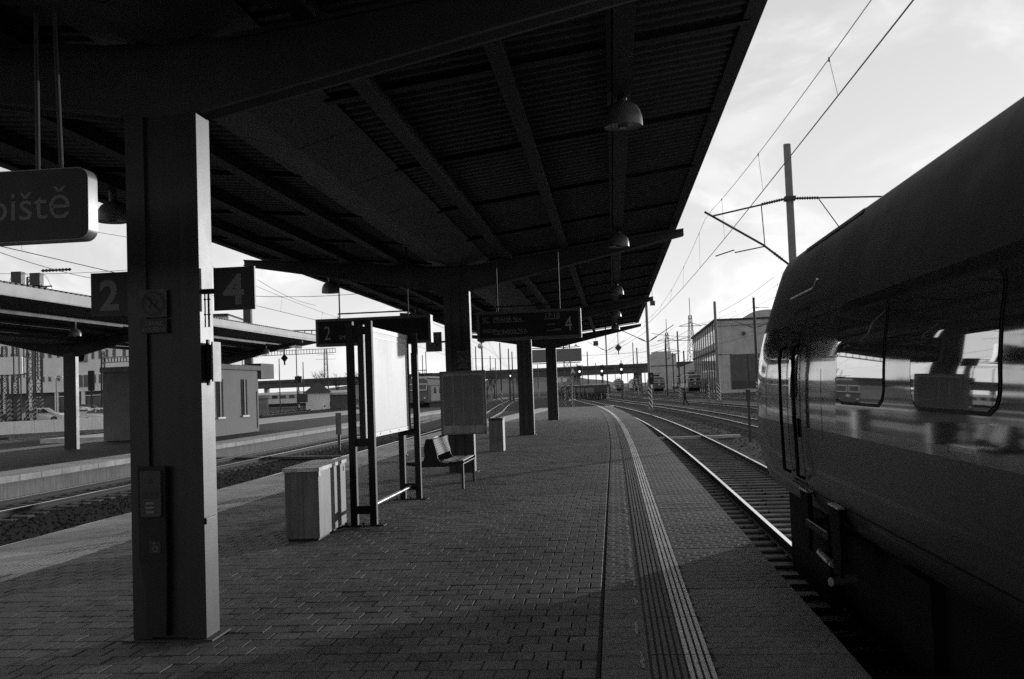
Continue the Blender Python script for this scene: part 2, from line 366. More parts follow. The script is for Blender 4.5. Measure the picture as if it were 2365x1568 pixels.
# the mass: colour varies paver by paver through a face attribute
me = bpy.data.meshes.new('paver_field'); me.from_pydata(rest.v, [], rest.f)
m2 = mat('paver_mass', .12, .74, var=.28, scale=9, bump=.35, bscale=160, spec=.4, stain=.38)
nt = m2.node_tree; bsdf = nt.nodes['Principled BSDF']; src = bsdf.inputs['Base Color'].links[0].from_socket
an = nt.nodes.new('ShaderNodeAttribute'); an.attribute_name = 'tone'; mu = nt.nodes.new('ShaderNodeMath'); mu.operation = 'MULTIPLY'
nt.links.new(src, mu.inputs[0]); nt.links.new(an.outputs['Fac'], mu.inputs[1]); nt.links.new(mu.outputs[0], bsdf.inputs['Base Color'])
me.materials.append(m2); at_ = me.attributes.new('tone', 'FLOAT', 'FACE'); tv = []; cur = 1
for f in rest.f:
    if len(tv) == 0 or f[0] // 12 != cur: cur = f[0] // 12; tn = R.uniform(.8, 1.2)
    tv.append(tn)
at_.data.foreach_set('value', tv)
bm = bmesh.new(); bm.from_mesh(me); bmesh.ops.recalc_face_normals(bm, faces=bm.faces); bm.to_mesh(me); bm.free()
o = bpy.data.objects.new('paver_field', me); COL.objects.link(o); o.parent = plat; o['kind'] = 'stuff'

# edge slabs one metre long; the right-hand ones carry a cast cobble relief
def hexes(mb, x0, x1, y0, y1, w=.158, h=.142):
    row = 0; y = y0 + h / 2
    while y + h / 2 <= y1 + .004:
        x = x0 + w / 2 - (w / 2 if row % 2 else 0)
        while x - w / 2 < x1 - .02:
            g_ = .0075; pts = [(-w*.5+g_, 0), (-w*.36+g_, -h*.5+g_), (w*.36-g_, -h*.5+g_), (w*.5-g_, 0), (w*.36-g_, h*.5-g_), (-w*.36+g_, h*.5-g_)]
            a = [(min(max(x + p, x0), x1), min(max(y + q, y0 + .003), y1 - .003)) for p, q in pts]
            cx = sum(p[0] for p in a) / 6; cy = sum(p[1] for p in a) / 6
            v = [(p, q, -.0032) for p, q in a] + [(cx + (p - cx) * .97, cy + (q - cy) * .97, -.0005) for p, q in a]
            mb.add(v, [(i, (i+1) % 6, (i+1) % 6 + 6, i + 6) for i in range(6)] + [(6, 7, 8, 9, 10, 11)])
            x += w
        y += h; row += 1
sl = MB(); sl.box(0, 1.5, .004, .996, -.16, -.003); hexes(sl, .012, .245, .006, .994); hexes(sl, .655, 1.495, .006, .994)
slab_me = sl.mesh('edge_slab', 'slab')
for i in range(-24, 84):
    s = i + .28
    o = inst(slab_me, 'edge_slab', plat, LC(-.14, s, R.uniform(-.0012, .0012)), heading(s + .5))
ll = MB(); ll.chamfer(0, 1.5, .004, .996, -.16, 0, .008)
ll_me = ll.mesh('edge_slab', 'slab_light')
for i in range(-24, 84):
    s = i + .05
    inst(ll_me, 'edge_slab', plat, LS(left_edge(s), s, R.uniform(-.003, .003)), HEAD)
m = MB()
for i in range(-3, 84):
    m.add([LC(l, s, -.0012) for s in (i + .286, i + 1.274) for l in (.145, .545)], [(0, 1, 3, 2)])
m.obj('groove_bed', 'joint_sand', plat)
for k in range(9):                                          # guide ribs: five grey, four white
    a = .160 + k * .0411; m = MB()
    for i in range(-3, 84):
        for t in range(2 if i > 28 else 1):
            n = 2 if i > 28 else 1; s_a = i + .28 + .006 + t / n * .988; s_b = s_a + .988 / n
            f1 = [(a, -.006), (a + .004, .0045), (a + .0275, .0045), (a + .0315, -.006)]
            m.add([LC(l, s, z) for s in (s_a, s_b) for l, z in f1], [(0, 1, 5, 4), (1, 2, 6, 5), (2, 3, 7, 6)])
    m.obj('guide_rib', 'rib_white' if k > 4 else 'rib_grey', plat)
for k in range(6):                                          # fine grooved guide strip on the left edge
    a = 1.02 + k * .06; m = MB()
    for i in range(4, 84):
        m.add([LS(left_edge(s) + l, s, z) for s in (i + .055, i + 1.045) for l, z in ((a, 0), (a + .006, .006), (a + .034, .006), (a + .04, 0))], [(0, 1, 5, 4), (1, 2, 6, 5), (2, 3, 7, 6)])
    m.obj('guide_rib', 'slab_light', plat)
# traces of worn paint on the slabs
for i in range(5, 26):
    m = MB(); a = .085 + R.uniform(-.01, .01); s = i * .8 + 1.2; n = 7
    pts = [(a + R.uniform(-.006, .006), s + t * .06) for t in range(n)]; w = [R.uniform(.006, .03) for _ in pts]
    m.add([LC(l, q, .0035) for (l, q) in pts] + [LC(l + ww, q, .0035) for (l, q), ww in zip(pts, w)], [(t, t+1, n+t+1, n+t) for t in range(n-1)])
    m.obj('worn_paint', 'worn_paint', plat)
for s, l0, l1 in ((13.6, .0, 1.25), (14.1, .66, 1.2), (18.5, 0, 1.1)):
    m = MB(); n = 24
    pts = [(l0 + (l1 - l0) * t / n) for t in range(n)]; w = [R.uniform(.01, .07) for _ in pts]
    m.add([LC(l, s + R.uniform(-.01, .01), .0055) for l in pts] + [LC(l, s + ww, .0055) for l, ww in zip(pts, w)], [(t, t+1, n+t+1, n+t) for t in range(n-1) if not (.14 < pts[t] < .55)])
    m.obj('worn_paint', 'worn_paint', plat)

# the neighbouring platform
LZ = -.12
lp = MB()
for a, b in ((-30, 10), (10, 40), (40, 60), (60, 90), (90, 118)):
    lp.add([LS(l, s, z) for s in (a, b) for l, z in ((-26.2, -.76), (-26.2, LZ - .12), (-15.95, LZ - .12), (-15.95, -.76))], [(0, 1, 5, 4), (1, 2, 6, 5), (2, 3, 7, 6)])
lp.add([LS(l, 118, z) for l, z in ((-26.2, -.76), (-26.2, LZ - .12), (-15.95, LZ - .12), (-15.95, -.76))], [(0, 1, 2, 3)])
lplat = tag(lp.obj('platform', 'concrete'), 'pale neighbouring platform beyond the two sunken tracks', kind='structure')
m = MB(); m.add([LS(l, s, LZ - .02) for s in (-30, 118) for l in (-24.9, -17.3)], [(0, 1, 3, 2)]); m.obj('paving', 'paver_mass', lplat)
for i in range(0, 100):
    s = 12 + i * 1.02
    if s < 110:
        inst(ll_me, 'edge_slab', lplat, LS(-15.85 - 1.5, s, LZ), HEAD)
m = MB(); m.add([LS(l, s, LZ) for s in (-30, 118) for l in (-26.3, -24.8)], [(0, 1, 3, 2)]); m.obj('far_edge', 'slab_light', lplat)
# low yard platforms further left, seen edge-on
for l0, l1, s0, s1, lb in ((-37.5, -30.5, 62, 190, 'low pale side platform between the distant left tracks'),):
    m = MB(); m.box(l0, l1, s0, s1, GROUND, -.45); tag(m.obj('platform', 'slab_light', None, (0, 0, 0), HEAD), lb, kind='structure')

def track(l, s0, s1, label, step=3.0, sleep_obj=None, joined=None, bend=0.0, group=None):
    t = tag(bpy.data.objects.new('railway_track', None), label, 'track', group); COL.objects.link(t)
    n = max(2, int((s1 - s0) / step)); P = [s0 + (s1 - s0) * i / n for i in range(n + 1)]
    B = lambda s: bend * max(0, s - 60)
    for sg in (-1, 1):
        c = l + sg * .7525
        prof = [(c - .065, -.70), (c - .065, -.69), (c - .01, -.67), (c - .01, -.60), (c - .036, -.588), (c - .036, -.553), (c + .036, -.553), (c + .036, -.588), (c + .01, -.60), (c + .01, -.67), (c + .065, -.69), (c + .065, -.70)]
        m = MB(); m.strip(prof, [lambda a, b, s=s: LC(a + B(s), s, b) for s in P]); r = m.obj('rail', 'rail_side', t)
        m = MB(); m.strip([(c - .034, -.5525), (c - .030, RAIL), (c + .030, RAIL), (c + .034, -.5525)], [lambda a, b, s=s: LC(a + B(s), s, b) for s in P]); m.obj('running_surface', 'rail_top', r)
    if sleep_obj:
        a, b = sleep_obj; s = a
        while s < b:
            inst(sleeper_me, 'sleeper', t, LC(l, s, -.698 + R.uniform(-.006, .004)), heading(s) + R.uniform(-.01, .01)); s += .6
    if joined:
        a, b = joined; m = MB(); s = a
        while s < b:
            m.add([LC(l + x, s + y, z) for z in (-.76, -.70) for x, y in ((-1.25, -.12), (1.25, -.12), (1.25, .12), (-1.25, .12))], [(4, 5, 6, 7), (0, 1, 5, 4), (1, 2, 6, 5), (3, 0, 4, 7)]); s += .6
        o = m.obj('sleeper_rows', 'sleeper', t); o['kind'] = 'stuff'
    return t
sm = MB(); sm.chamfer(-1.25, 1.25, -.13, .13, -.10, 0, .02); sm.box(-.86, -.64, -.09, .09, 0, .012); sm.box(.64, .86, -.09, .09, 0, .012)
sleeper_me = sm.mesh('sleeper', 'sleeper')
track(3.05, -60, 330, 'main track at the right platform edge, running under the train', 3, (3, 62), (62, 200))
track(7.8, -60, 330, 'second track right of the train, next to the near catenary mast', 4, None, (20, 160))
track(13.5, -40, 400, 'third yard track, behind the walking worker', 5, None, (60, 200))
track(21.9, -20, 420, 'fourth yard track, leading to the nearer locomotives', 6, None, (90, 200))
track(26.0, 40, 420, 'fifth yard track, closest to the engine shed', 6)
track(31.0, 90, 420, 'sixth yard track, carrying the parked locomotive by the shed', 6)
track(-9.14, -30, 300, 'sunken track along the left edge of the paved platform', 4, (4, 70), (70, 180))
track(-14.05, -30, 300, 'second sunken track beside the pale neighbouring platform', 4, (10, 70), (70, 180))
track(-28.4, -10, 260, 'track behind the neighbouring platform', 5)
track(-40.5, 20, 300, 'far left track in front of the pale retaining wall', 6)
track(-45.5, 20, 300, 'farthest left track under the pale retaining wall', 6)
# a siding that swings away through points beyond the platform end
for k, (bd, lb) in enumerate(((-.11, 'siding curving away left beyond the platform end'), (-.2, 'outer siding curving away left past the striped tower'))):
    track(-9.14 - k * .3, 88, 280, lb, 6, bend=bd)

# loose ballast stones near the camera
st = MB(); ico = [(0, 0, 1), (.9, 0, .3), (-.3, .85, .35), (-.5, -.75, .3), (.1, .1, -.6)]
def stones(n, l0, l1, s0, s1):
    for _ in range(n):
        s = s0 + (s1 - s0) * R.random() ** 1.6; l = R.uniform(l0, l1); r = R.uniform(.018, .042); a = R.uniform(0, 6.28); ca, sa = math.cos(a), math.sin(a)
        c = LC(l, s, GROUND + r * .5)
        st.add([c + Vector(((x*ca - y*sa) * r * R.uniform(.8, 1.3), (x*sa + y*ca) * r * R.uniform(.8, 1.3), z * r * .8)) for x, y, z in ico], [(0, 1, 2), (0, 2, 3), (0, 3, 1), (1, 4, 2), (2, 4, 3), (3, 4, 1)])
stones(14000, 1.45, 13, 11, 95); stones(9000, -15.7, -7.6, 12, 60)
stn = tag(st.obj('gravel', 'stone'), 'loose ballast stones between the rails', kind='stuff'); stn['category'] = 'gravel'

# ------------------------------------------------------------------ canopy over the platform
CL = -3.17                                                  # canopy centre line
PS = [-23.0, -8.0, 6.92, 20.5, 36.05, 51.85]                # pillar rows
def roof_z(dx):                                             # underside of the sheeting, butterfly section
    return 4.45 + max(0, abs(dx) - .55) / 4.02 * (.50 if dx > 0 else .34)
XE_R, XE_L = 4.58, -4.4
canopy = thing('platform_canopy', 'dark butterfly canopy with corrugated underside over the paved platform', 'canopy', LS(CL, 0, 0), HEAD)
pill = MB(); pill.box(-.265, .265, -.11, .11, 0, 4.0)
def pillar_mesh():
    m = MB()                                                # two flange boxes, a recessed web and a capping plate
    m.box(-.268, -.13, -.115, .115, 0, 3.74); m.box(.13, .268, -.115, .115, 0, 3.74); m.box(-.13, .13, -.085, .085, .004, 3.74)
    return m.mesh('pillar', 'pillar_paint')
def pipe_mesh():
    m = MB(); m.box(-.062, .062, -.112, -.076, .25, 3.9); m.box(-.075, .075, -.116, -.076, 1.55, 1.59); return m.mesh('downpipe_cover', 'canopy_fascia')
pme, dme = pillar_mesh(), pipe_mesh()
for s in PS:
    p = inst(pme, 'pillar', canopy, (0, s, 0)); 
    if s > 10: inst(dme, 'downpipe_cover', p)
    b = MB(); b.box(-.33, .33, -.17, .17, 0, .012); b.obj('base_plate', 'steel_dark', p)
    bm_ = MB()
    for sg, xe in ((1, XE_R + .14), (-1, -XE_L + .14)):
        zt = lambda d: roof_z(sg * d) - .16
        poly = [(0, 3.74), (sg*.3, 3.74), (sg*xe, zt(xe) - .13), (sg*xe, zt(xe)), (sg*.55, zt(.55)), (0, zt(0))]
        bm_.prism(poly, 'y', -.085, .085)
        q = [(sg*.3, 3.74), (sg*xe, zt(xe) - .13), (sg*xe, zt(xe) - .105), (sg*.3, 3.765)]; bm_.prism(q, 'y', -.13, .13)
        q = [(sg*.55, zt(.55)-.03), (sg*xe, zt(xe) - .025), (sg*xe, zt(xe)+.004), (sg*.55, zt(.55)+.004)]; bm_.prism(q, 'y', -.13, .13)
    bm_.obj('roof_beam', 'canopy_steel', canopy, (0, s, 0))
RS0, RS1 = -24.0, 52.5
for dx in (-3.3, -2.2, -1.1, 1.1, 2.3):                     # purlins
    m = MB(); z = roof_z(dx); m.box(dx - .055, dx + .055, RS0, RS1, z - .158, z - .012); m.box(dx - .075, dx + .075, RS0, RS1, z - .172, z - .158); m.obj('purlin', 'canopy_fascia', canopy)
for dx in (-3.38, 3.38):                                    # lamp ducts
    m = MB(); z = roof_z(dx); m.box(dx - .09, dx + .09, RS0, RS1, z - .175, z - .02); m.box(dx - .15, dx - .105, RS0, RS1, z - .13, z - .05); m.obj('lamp_duct', 'canopy_fascia', canopy)
# corrugated sheets, one per three metres and side
per = .2; cor = [(0, 0), (.06, 0), (.085, .035), (.165, .035), (.19, 0)]
def sheet(sg, s0, s1):
    m = MB(); path = []; s = s0
    while s < s1 - .01:
        for a, h in cor:
            if s + a <= s1: path.append((s + a, h))
        s += per
    path.append((s1, 0))
    xe = XE_R if sg > 0 else XE_L
    v = [(x, s, roof_z(x) + h) for s, h in path for x in (sg * .55, xe)] + [(x, s, roof_z(x) + h + .03) for s, h in path for x in (sg * .55, xe)]
    n = len(path); o = 2 * n
    m.add(v, [(2*i, 2*i+1, 2*i+3, 2*i+2) for i in range(n-1)] + [(o+2*i, o+2*i+1, o+2*i+3, o+2*i+2) for i in range(n-1)] + [(2*i+1, 2*i+3, o+2*i+3, o+2*i+1) for i in range(n-1)])
    return m
s = RS0; sh = {}
while s < RS1 - .1:
    e = min(s + 3.0, RS1)
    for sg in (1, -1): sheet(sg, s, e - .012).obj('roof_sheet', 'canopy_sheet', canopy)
    m = MB()
    for sg, xe in ((1, XE_R), (-1, -XE_L)):
        m.prism([(sg*.6, roof_z(sg*.6) - .012), (sg*(xe-.05), roof_z(sg*(xe-.05)) - .012), (sg*(xe-.05), roof_z(sg*(xe-.05)) - .05), (sg*.6, roof_z(sg*.6) - .05)], 'y', e - .05, e + .05)
    m.obj('cross_rail', 'steel_black', canopy)
    s = e
for x, zz, n_ in ((XE_R, 4.95, 1), (XE_L, 4.77, -1)):       # edge fascia
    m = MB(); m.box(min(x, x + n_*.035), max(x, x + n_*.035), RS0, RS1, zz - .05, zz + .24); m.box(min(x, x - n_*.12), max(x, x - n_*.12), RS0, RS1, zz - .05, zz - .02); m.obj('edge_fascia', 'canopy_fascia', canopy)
# V-shaped gutter casing panels between the beams
s = RS0
while s < RS1 - .2:
    e = min(s + 2.0, RS1)
    m = MB()
    for sg in (1, -1):
        m.add([(0, s + .008, 4.25), (sg*.66, s + .008, 4.44), (sg*.66, e - .008, 4.44), (0, e - .008, 4.25)], [(0, 1, 2, 3)])
    m.obj('gutter_panel', 'gutter_panel', canopy); s = e
m = MB(); m.box(-.6, .6, RS0, RS1, 4.50, 4.52); m.obj('gutter_floor', 'canopy_steel', canopy)

# ------------------------------------------------------------------ lamps under the canopy
def bell_lamp(label, l, s, z=4.32, zt=4.64, r=.202, base_l=None):
    t = at_ls('hanging_lamp', label, 'lamp', l, s, z, group='bell lamps under the canopy')
    prof = [(r, 0), (r, .05), (r*.985, .10), (r*.90, .16), (r*.72, .215), (r*.45, .25), (r*.24, .265), (.045, .275), (.045, zt - z)]
    m = MB(); m.lathe(prof, 28); m.lathe([(r - .006, .0), (r*.97, .10), (r*.88, .16), (r*.6, .22), (.01, .25)], 28); m.obj('lamp_shade', 'lamp_shell', t, smooth=True)
    m = MB(); m.lathe([(.0, .012), (r*.9, .012), (r - .008, .004)], 28); m.lathe([(.05, .012), (.05, -.01), (0, -.012)], 14); m.obj('diffuser', 'lamp_glass', t, smooth=True)
    m = MB(); m.lathe([(.05, zt - z - .04), (.05, zt - z)], 12); m.obj('mount', 'steel_dark', t)
    return t
for i, s in enumerate((10.2, 19.1, 29.2, 38.6, 47.6)):
    bell_lamp(['nearest bell lamp hanging below the right canopy edge', 'second bell lamp, in front of the projecting beam end', 'third bell lamp above the right departure display', 'fourth bell lamp, small and far under the right canopy', 'last bell lamp at the far end of the right canopy'][i], .21, s)
for i, s in enumerate((12.5, 22.7, 33.0)):
    bell_lamp(['bell lamp seen against the sky between platform sign and near pillar', 'bell lamp hanging at the left canopy edge above the number four flag', 'far bell lamp under the left canopy edge'][i], -6.5, s, 4.08, 4.5)

# ------------------------------------------------------------------ signs on and near the first pillar
def rounded(w, h, r, n=6):
    pts = []
    for cx, cz, a0 in ((w/2-r, h/2-r, 0), (-w/2+r, h/2-r, 90), (-w/2+r, -h/2+r, 180), (w/2-r, -h/2+r, 270)):
        pts += [(cx + r*math.cos(math.radians(a0 + 90*k/n)), cz + r*math.sin(math.radians(a0 + 90*k/n))) for k in range(n+1)]
    return pts
# hanging platform sign; its right end shows in the frame
p = at(215, 471, 6.0); t = thing('platform_sign', 'hanging black platform name sign with lit rounded end', 'sign', p, HEAD)
W_, H_ = 3.0, .44
m = MB(); po = rounded(W_, H_, .07); po = [(x - W_/2, z) for x, z in po]; m.prism(po, 'y', -.055, .055); m.obj('sign_case', 'sign_edge', t, smooth=True)
m = MB(); pi = [(x - W_/2, z) for x, z in rounded(W_ - .012, H_ - .012, .064)]; m.prism(pi, 'y', -.0575, -.0551); m.obj('sign_face', 'sign_black', t)
text('nástupiště', .255, 'sign_letter', t, (-.105, -.0585, -.085), align='RIGHT', bold=0, sx=1.04)
for x in (-.35, -.20, -2.2):
    m = MB(); m.tube([(x, 0, .21), (x, 0, .26), (x - .03 if x > -.3 else x, 0, 1.2)], .014, 8); m.obj('hanger', 'steel_dark', t)
P1 = LS(CL, 6.92, 0)
def flag(body, x0, x1, z0, z1, label, l0, arm):
    t = thing('number_flag', label, 'sign', LS(CL, 6.92, 0), HEAD)
    m = MB(); m.box(x0, x1, -.012, .012, z0, z1); m.obj('panel', 'sign_black', t)
    text(body, .30, 'sign_letter', t, ((x0 + x1) / 2, -.014, z0 + .045), align='CENTER', bold=.009)
    m = MB(); m.box(*arm, -.018, .018, 2.44, 2.475); m.obj('arm', 'steel_black', t)
    return t
flag('2', -.60, -.315, 2.315, 2.63, 'black flag sign with number 2 left of the near pillar', 0, (-.315, -.262))
f4 = flag('4', .33, .635, 2.315, 2.625, 'black flag sign with number 4 right of the near pillar', 0, (.262, .33))
t = thing('hanging_latch', 'small black latch rod hanging on the lit side of the near pillar', 'latch', LS(CL + .285, 6.92, 2.20), HEAD)
m = MB(); m.tube([(0, 0, 0), (0, 0, .26)], .008, 6); m.obj('rod', 'steel_black', t)
m = MB(); m.lathe([(0, .08), (.016, .09), (0, .105)], 8); m.lathe([(0, .19), (.016, .2), (0, .215)], 8); m.obj('knob', 'steel_black', t)
t = thing('alarm_box', 'small box with a light side plate on the near pillar', 'box', LS(CL + .268, 6.94, 1.82), HEAD)
m = MB(); m.box(.01, .055, -.07, .05, .0, .25); m.obj('housing', 'steel_black', t)
m = MB(); m.box(.056, .068, -.085, .06, -.015, .27); m.obj('cover_plate', 'bin_paint', t)
m = MB(); m.box(0, .01, -.03, .0, -.04, .29); m.obj('bracket', 'steel_black', t)
t = thing('pipe_bracket', 'small hooked bracket on the sunlit side of the near pillar', 'bracket', LS(CL + .268, 6.92, .80), HEAD)
m = MB(); m.box(0, .012, -.105, .07, .035, .045); m.obj('top_bar', 'bin_paint', t); m = MB(); m.box(0, .012, -.105, -.095, 0, .034); m.obj('hook', 'steel_black', t)
def ring_mesh(mb, cx, cz, r0, r1, y0, y1, n=28):
    v = [(cx + r*math.cos(2*math.pi*k/n), y, cz + r*math.sin(2*math.pi*k/n)) for y in (y0, y1) for r in (r0, r1) for k in range(n)]
    f = []
    for k in range(n):
        q = (k+1) % n; f += [(k, q, n+q, n+k), (2*n+k, 2*n+q, 3*n+q, 3*n+k), (n+k, n+q, 3*n+q, 3*n+k), (k, q, 2*n+q, 2*n+k)]
    mb.add(v, f)
def no_smoking(label, l, s, z, w=.2):
    t = thing('no_smoking_sign', label, 'sign', LS(l, s, z), HEAD, 'no smoking plates on the pillars')
    m = MB(); m.box(-w/2, w/2, -.004, 0, w*.56, w*1.56); m.obj('plate', 'plate_grey', t)
    m = MB(); m.box(-w/2, w/2, -.0045, -.0005, 0, w*.52); m.obj('caption_plate', 'sign_black', t)
    m = MB(); cz = w*1.06; ring_mesh(m, 0, cz, w*.35, w*.45, -.0055, -.0041)
    m.bar((-w*.27, -.005, cz + w*.27), (w*.27, -.005, cz - w*.27), w*.085, .001); m.obj('prohibition_ring', 'sign_black', t)
    m = MB()
    for dx in (-.11, .08):
        m.bar((w*(dx-.04), -.0047, cz - w*.16), (w*(dx+.10), -.0047, cz + w*.14), w*.05, .001)
    ring_mesh(m, -w*.02, cz + w*.2, w*.06, w*.1, -.0052, -.0042, 12); m.obj('cigarette_symbol', 'sign_black', t)
    text('ZÁKAZ', w*.2, 'sign_letter', t, (0, -.0055, w*.28), align='CENTER'); text('KOUŘENÍ', w*.2, 'sign_letter', t, (0, -.0055, w*.06), align='CENTER')
    return t
no_smoking('no smoking plate on the dark face of the near pillar', CL - .075, 6.802, 2.165)
no_smoking('small no smoking plate on the second pillar above the grey board', CL + .10, 20.38, 2.13, .24)
# help point with call unit
t = thing('help_point', 'narrow call panel with speaker unit low on the near pillar', 'call panel', LS(CL - .10, 6.80, 0), HEAD)
m = MB(); m.prism([(-.10, .56), (.10, .56), (.10, 1.22), (-.10, 1.22)], 'y', -.03, 0); m.prism([(-.055, .03), (.085, .03), (.10, .56), (-.10, .56), (-.06, .36)], 'y', -.026, 0); m.obj('backing_panel', 'help_panel', t)
u = MB(); u.prism([(x, z + 1.03) for x, z in rounded(.15, .32, .012)], 'y', -.05, -.0305); u = u.obj('call_unit', 'help_unit', t)
m = MB(); m.tube([(0, -.0502, 1.115), (0, -.054, 1.115)], .016, 12); m.obj('speaker_hole', 'sign_black', u)
m = MB(); m.box(-.055, .055, -.053, -.0502, 1.0, 1.045); m.obj('display_slot', 'sign_black', u)
for q in range(3):
    m = MB(); m.box(-.035, .025, -.053, -.0502, .955 - q*.03, .972 - q*.03); m.obj('button', 'sign_letter', u)
t = thing('wheelchair_sign', 'small square wheelchair symbol below the call panel', 'sign', LS(CL - .08, 6.768, .655), HEAD)
m = MB(); m.prism(rounded(.085, .085, .01), 'y', -.003, 0); m.obj('plate', 'sign_black', t)
m = MB(); ring_mesh(m, .002, -.012, .016, .02, -.0045, -.0031, 18); m.bar((-.006, -.004, .018), (-.003, -.004, -.008), .006, .001); m.bar((-.004, -.004, -.004), (.014, -.004, -.006), .005, .001); m.bar((.014, -.004, -.006), (.022, -.004, -.026), .005, .001); ring_mesh(m, -.006, .026, 0.0005, .006, -.0045, -.0031, 10); m.obj('symbol', 'sign_letter', t)

# ------------------------------------------------------------------ storage box, notice frame, bench, bins
t = thing('grit_box', 'tall narrow storage box with dirty white lid near the notice frame', 'storage box', LS(-3.655, 11.34, 0), HEAD + .05)
m = MB(); m.box(-.20, .20, .0, 1.42, .03, .80); b = m.obj('body', 'bin_paint', t)
m = MB(); m.box(-.225, .215, -.02, 1.44, .802, .845); m.obj('lid', 'lid_dirty', t)
m = MB(); m.box(.201, .206, 1.30, 1.34, .70, .76); m.obj('lock', 'steel_black', t)
m = MB(); m.box(-.18, .18, .02, 1.40, 0, .03); m.obj('plinth', 'steel_black', t)
m = MB(); m.box(.201, .207, .0, .07, .74, .80); m.obj('corner_hinge', 'board_trim', t)

fr = thing('board_stand', 'black steel post frame holding a long white board', 'notice board', LS(-3.24, 14.05, 0), HEAD)
for y, e in ((-1.46, 1), (1.50, -1)):
    for x in (-.125, .125):
        m = MB(); m.box(x - .044, x + .044, y - .044, y + .044, .012, 2.62); m.obj('post', 'steel_black', fr)
    m = MB(); m.box(-.27, .27, y - .09, y + .09, 0, .012); 
    for bx in (-.22, 0, .22): m.tube([(bx, y - .06, .012), (bx, y - .06, .045)], .012, 8)
    m.obj('foot_plate', 'steel_black', fr)
    for z in (.20, 1.06, 2.50):
        m = MB(); m.box(-.08, .08, y - .03, y + .03, z - .05, z + .05); m.obj('cross_bar', 'steel_black', fr)
m = MB(); m.tube([(0, -1.42, .20), (0, 1.46, .20)], .024, 10); m.obj('lower_rail', 'train_metal', fr)
m = MB(); m.box(-.03, .022, -1.36, 1.40, 1.16, 2.52); bo = m.obj('board', 'board_white', fr)
m = MB(); m.box(-.035, .034, -1.40, 1.44, 2.521, 2.58); m.box(-.035, .034, -1.40, 1.44, 1.10, 1.158); m.box(.0225, .03, -1.36, 1.40, 2.44, 2.455); m.obj('board_rail', 'board_trim', bo)
m = MB(); m.box(-.04, .04, -1.42, -1.362, 1.10, 2.58); m.obj('end_strip', 'steel_dark', bo)
m = MB(); m.box(-.04, .04, 1.402, 1.46, 1.10, 2.58); m.obj('end_strip', 'steel_dark', bo)
for q in range(5):
    m = MB(); m.tube([(.034, -1.2 + q*.6, 1.13), (.040, -1.2 + q*.6, 1.13)], .012, 8); m.obj('screw', 'steel_dark', bo)

be = thing('double_bench', 'double-sided slatted bench with dark end panels beside the second pillar', 'bench', LS(-3.16, 17.72, 0), HEAD)
prof = [(-.52, .435), (-.52, .475), (-.30, .47), (-.20, .455), (-.15, .50), (-.135, .60), (-.145, .70), (-.115, .83), (-.09, .865), (.0, .87), (.03, .83), (.075, .66), (.10, .52), (.15, .455), (.24, .44), (.55, .475), (.55, .435), (.24, .38), (-.2, .38)]
for y in (-.70, .66):
    m = MB(); m.prism(prof, 'y', y, y + .04); m.obj('end_panel', 'steel_black', be)
m = MB(); m.box(-.03, .03, -.66, .66, .40, .44); m.obj('spine', 'steel_black', be)
slat = MB(); slat.box(-.0215, .0215, -.655, .655, -.009, .009); slm = slat.mesh('slat', 'bench_wood')
for x in [.18 + .055 * k for k in range(7)] + [-.20 - .055 * k for k in range(6)]:
    inst(slm, 'slat', be, (x, 0, .465 + (.012 if x > .4 else 0)))
for k in range(7):
    tt = k / 6; inst(slm, 'slat', be, (.085 - .065 * tt, 0, .60 + .235 * tt), 0, 0, math.radians(-74))
for k in range(7):
    tt = k / 6; inst(slm, 'slat', be, (-.14 + .03 * tt, 0, .60 + .235 * tt), 0, 0, math.radians(83))
for x in (-.50, .52):
    for y in (-.69, .67):
        m = MB(); m.box(x - .02, x + .02, y - .03, y + .03, 0, .434); m.obj('leg', 'steel_dark', be)
    m = MB(); m.box(x - .02, x + .02, -.66, .64, .415, .434); m.obj('apron', 'steel_dark', be)

t = thing('litter_bin', 'square metal litter bin in front of the third pillar', 'litter bin', LS(-3.23, 27.2, 0), HEAD)
m = MB(); m.box(-.19, .19, -.2, .28, .0, .83); m.obj('body', 'bin_paint', t)
m = MB(); m.box(-.20, .20, -.21, .29, .832, .90); m.obj('hood', 'bin_dark', t)
m = MB(); m.box(-.12, .12, -.213, -.21, .845, .885); m.obj('slot', 'steel_black', t)
t = thing('timetable_board', 'grey timetable panel fixed across the second pillar', 'notice board', LS(-3.09, 20.34, .79), HEAD)
m = MB(); m.box(-.465, .465, 0, .04, 0, 1.29); m.obj('panel', 'board_grey', t)
m = MB(); m.box(-.475, .475, -.012, .0, 1.26, 1.30); m.box(-.475, -.445, -.012, .0, 0, 1.26); m.box(.445, .475, -.012, .0, 0, 1.26); m.box(-.475, .475, -.012, 0, -.01, .02); m.obj('trim', 'notice_grey', t)
for q in range(4):
    m = MB(); m.box(-.40 + q*.205, -.22 + q*.205, -.004, -.0005, .18, 1.2); m.obj('timetable_sheet', 'notice_grey', t)

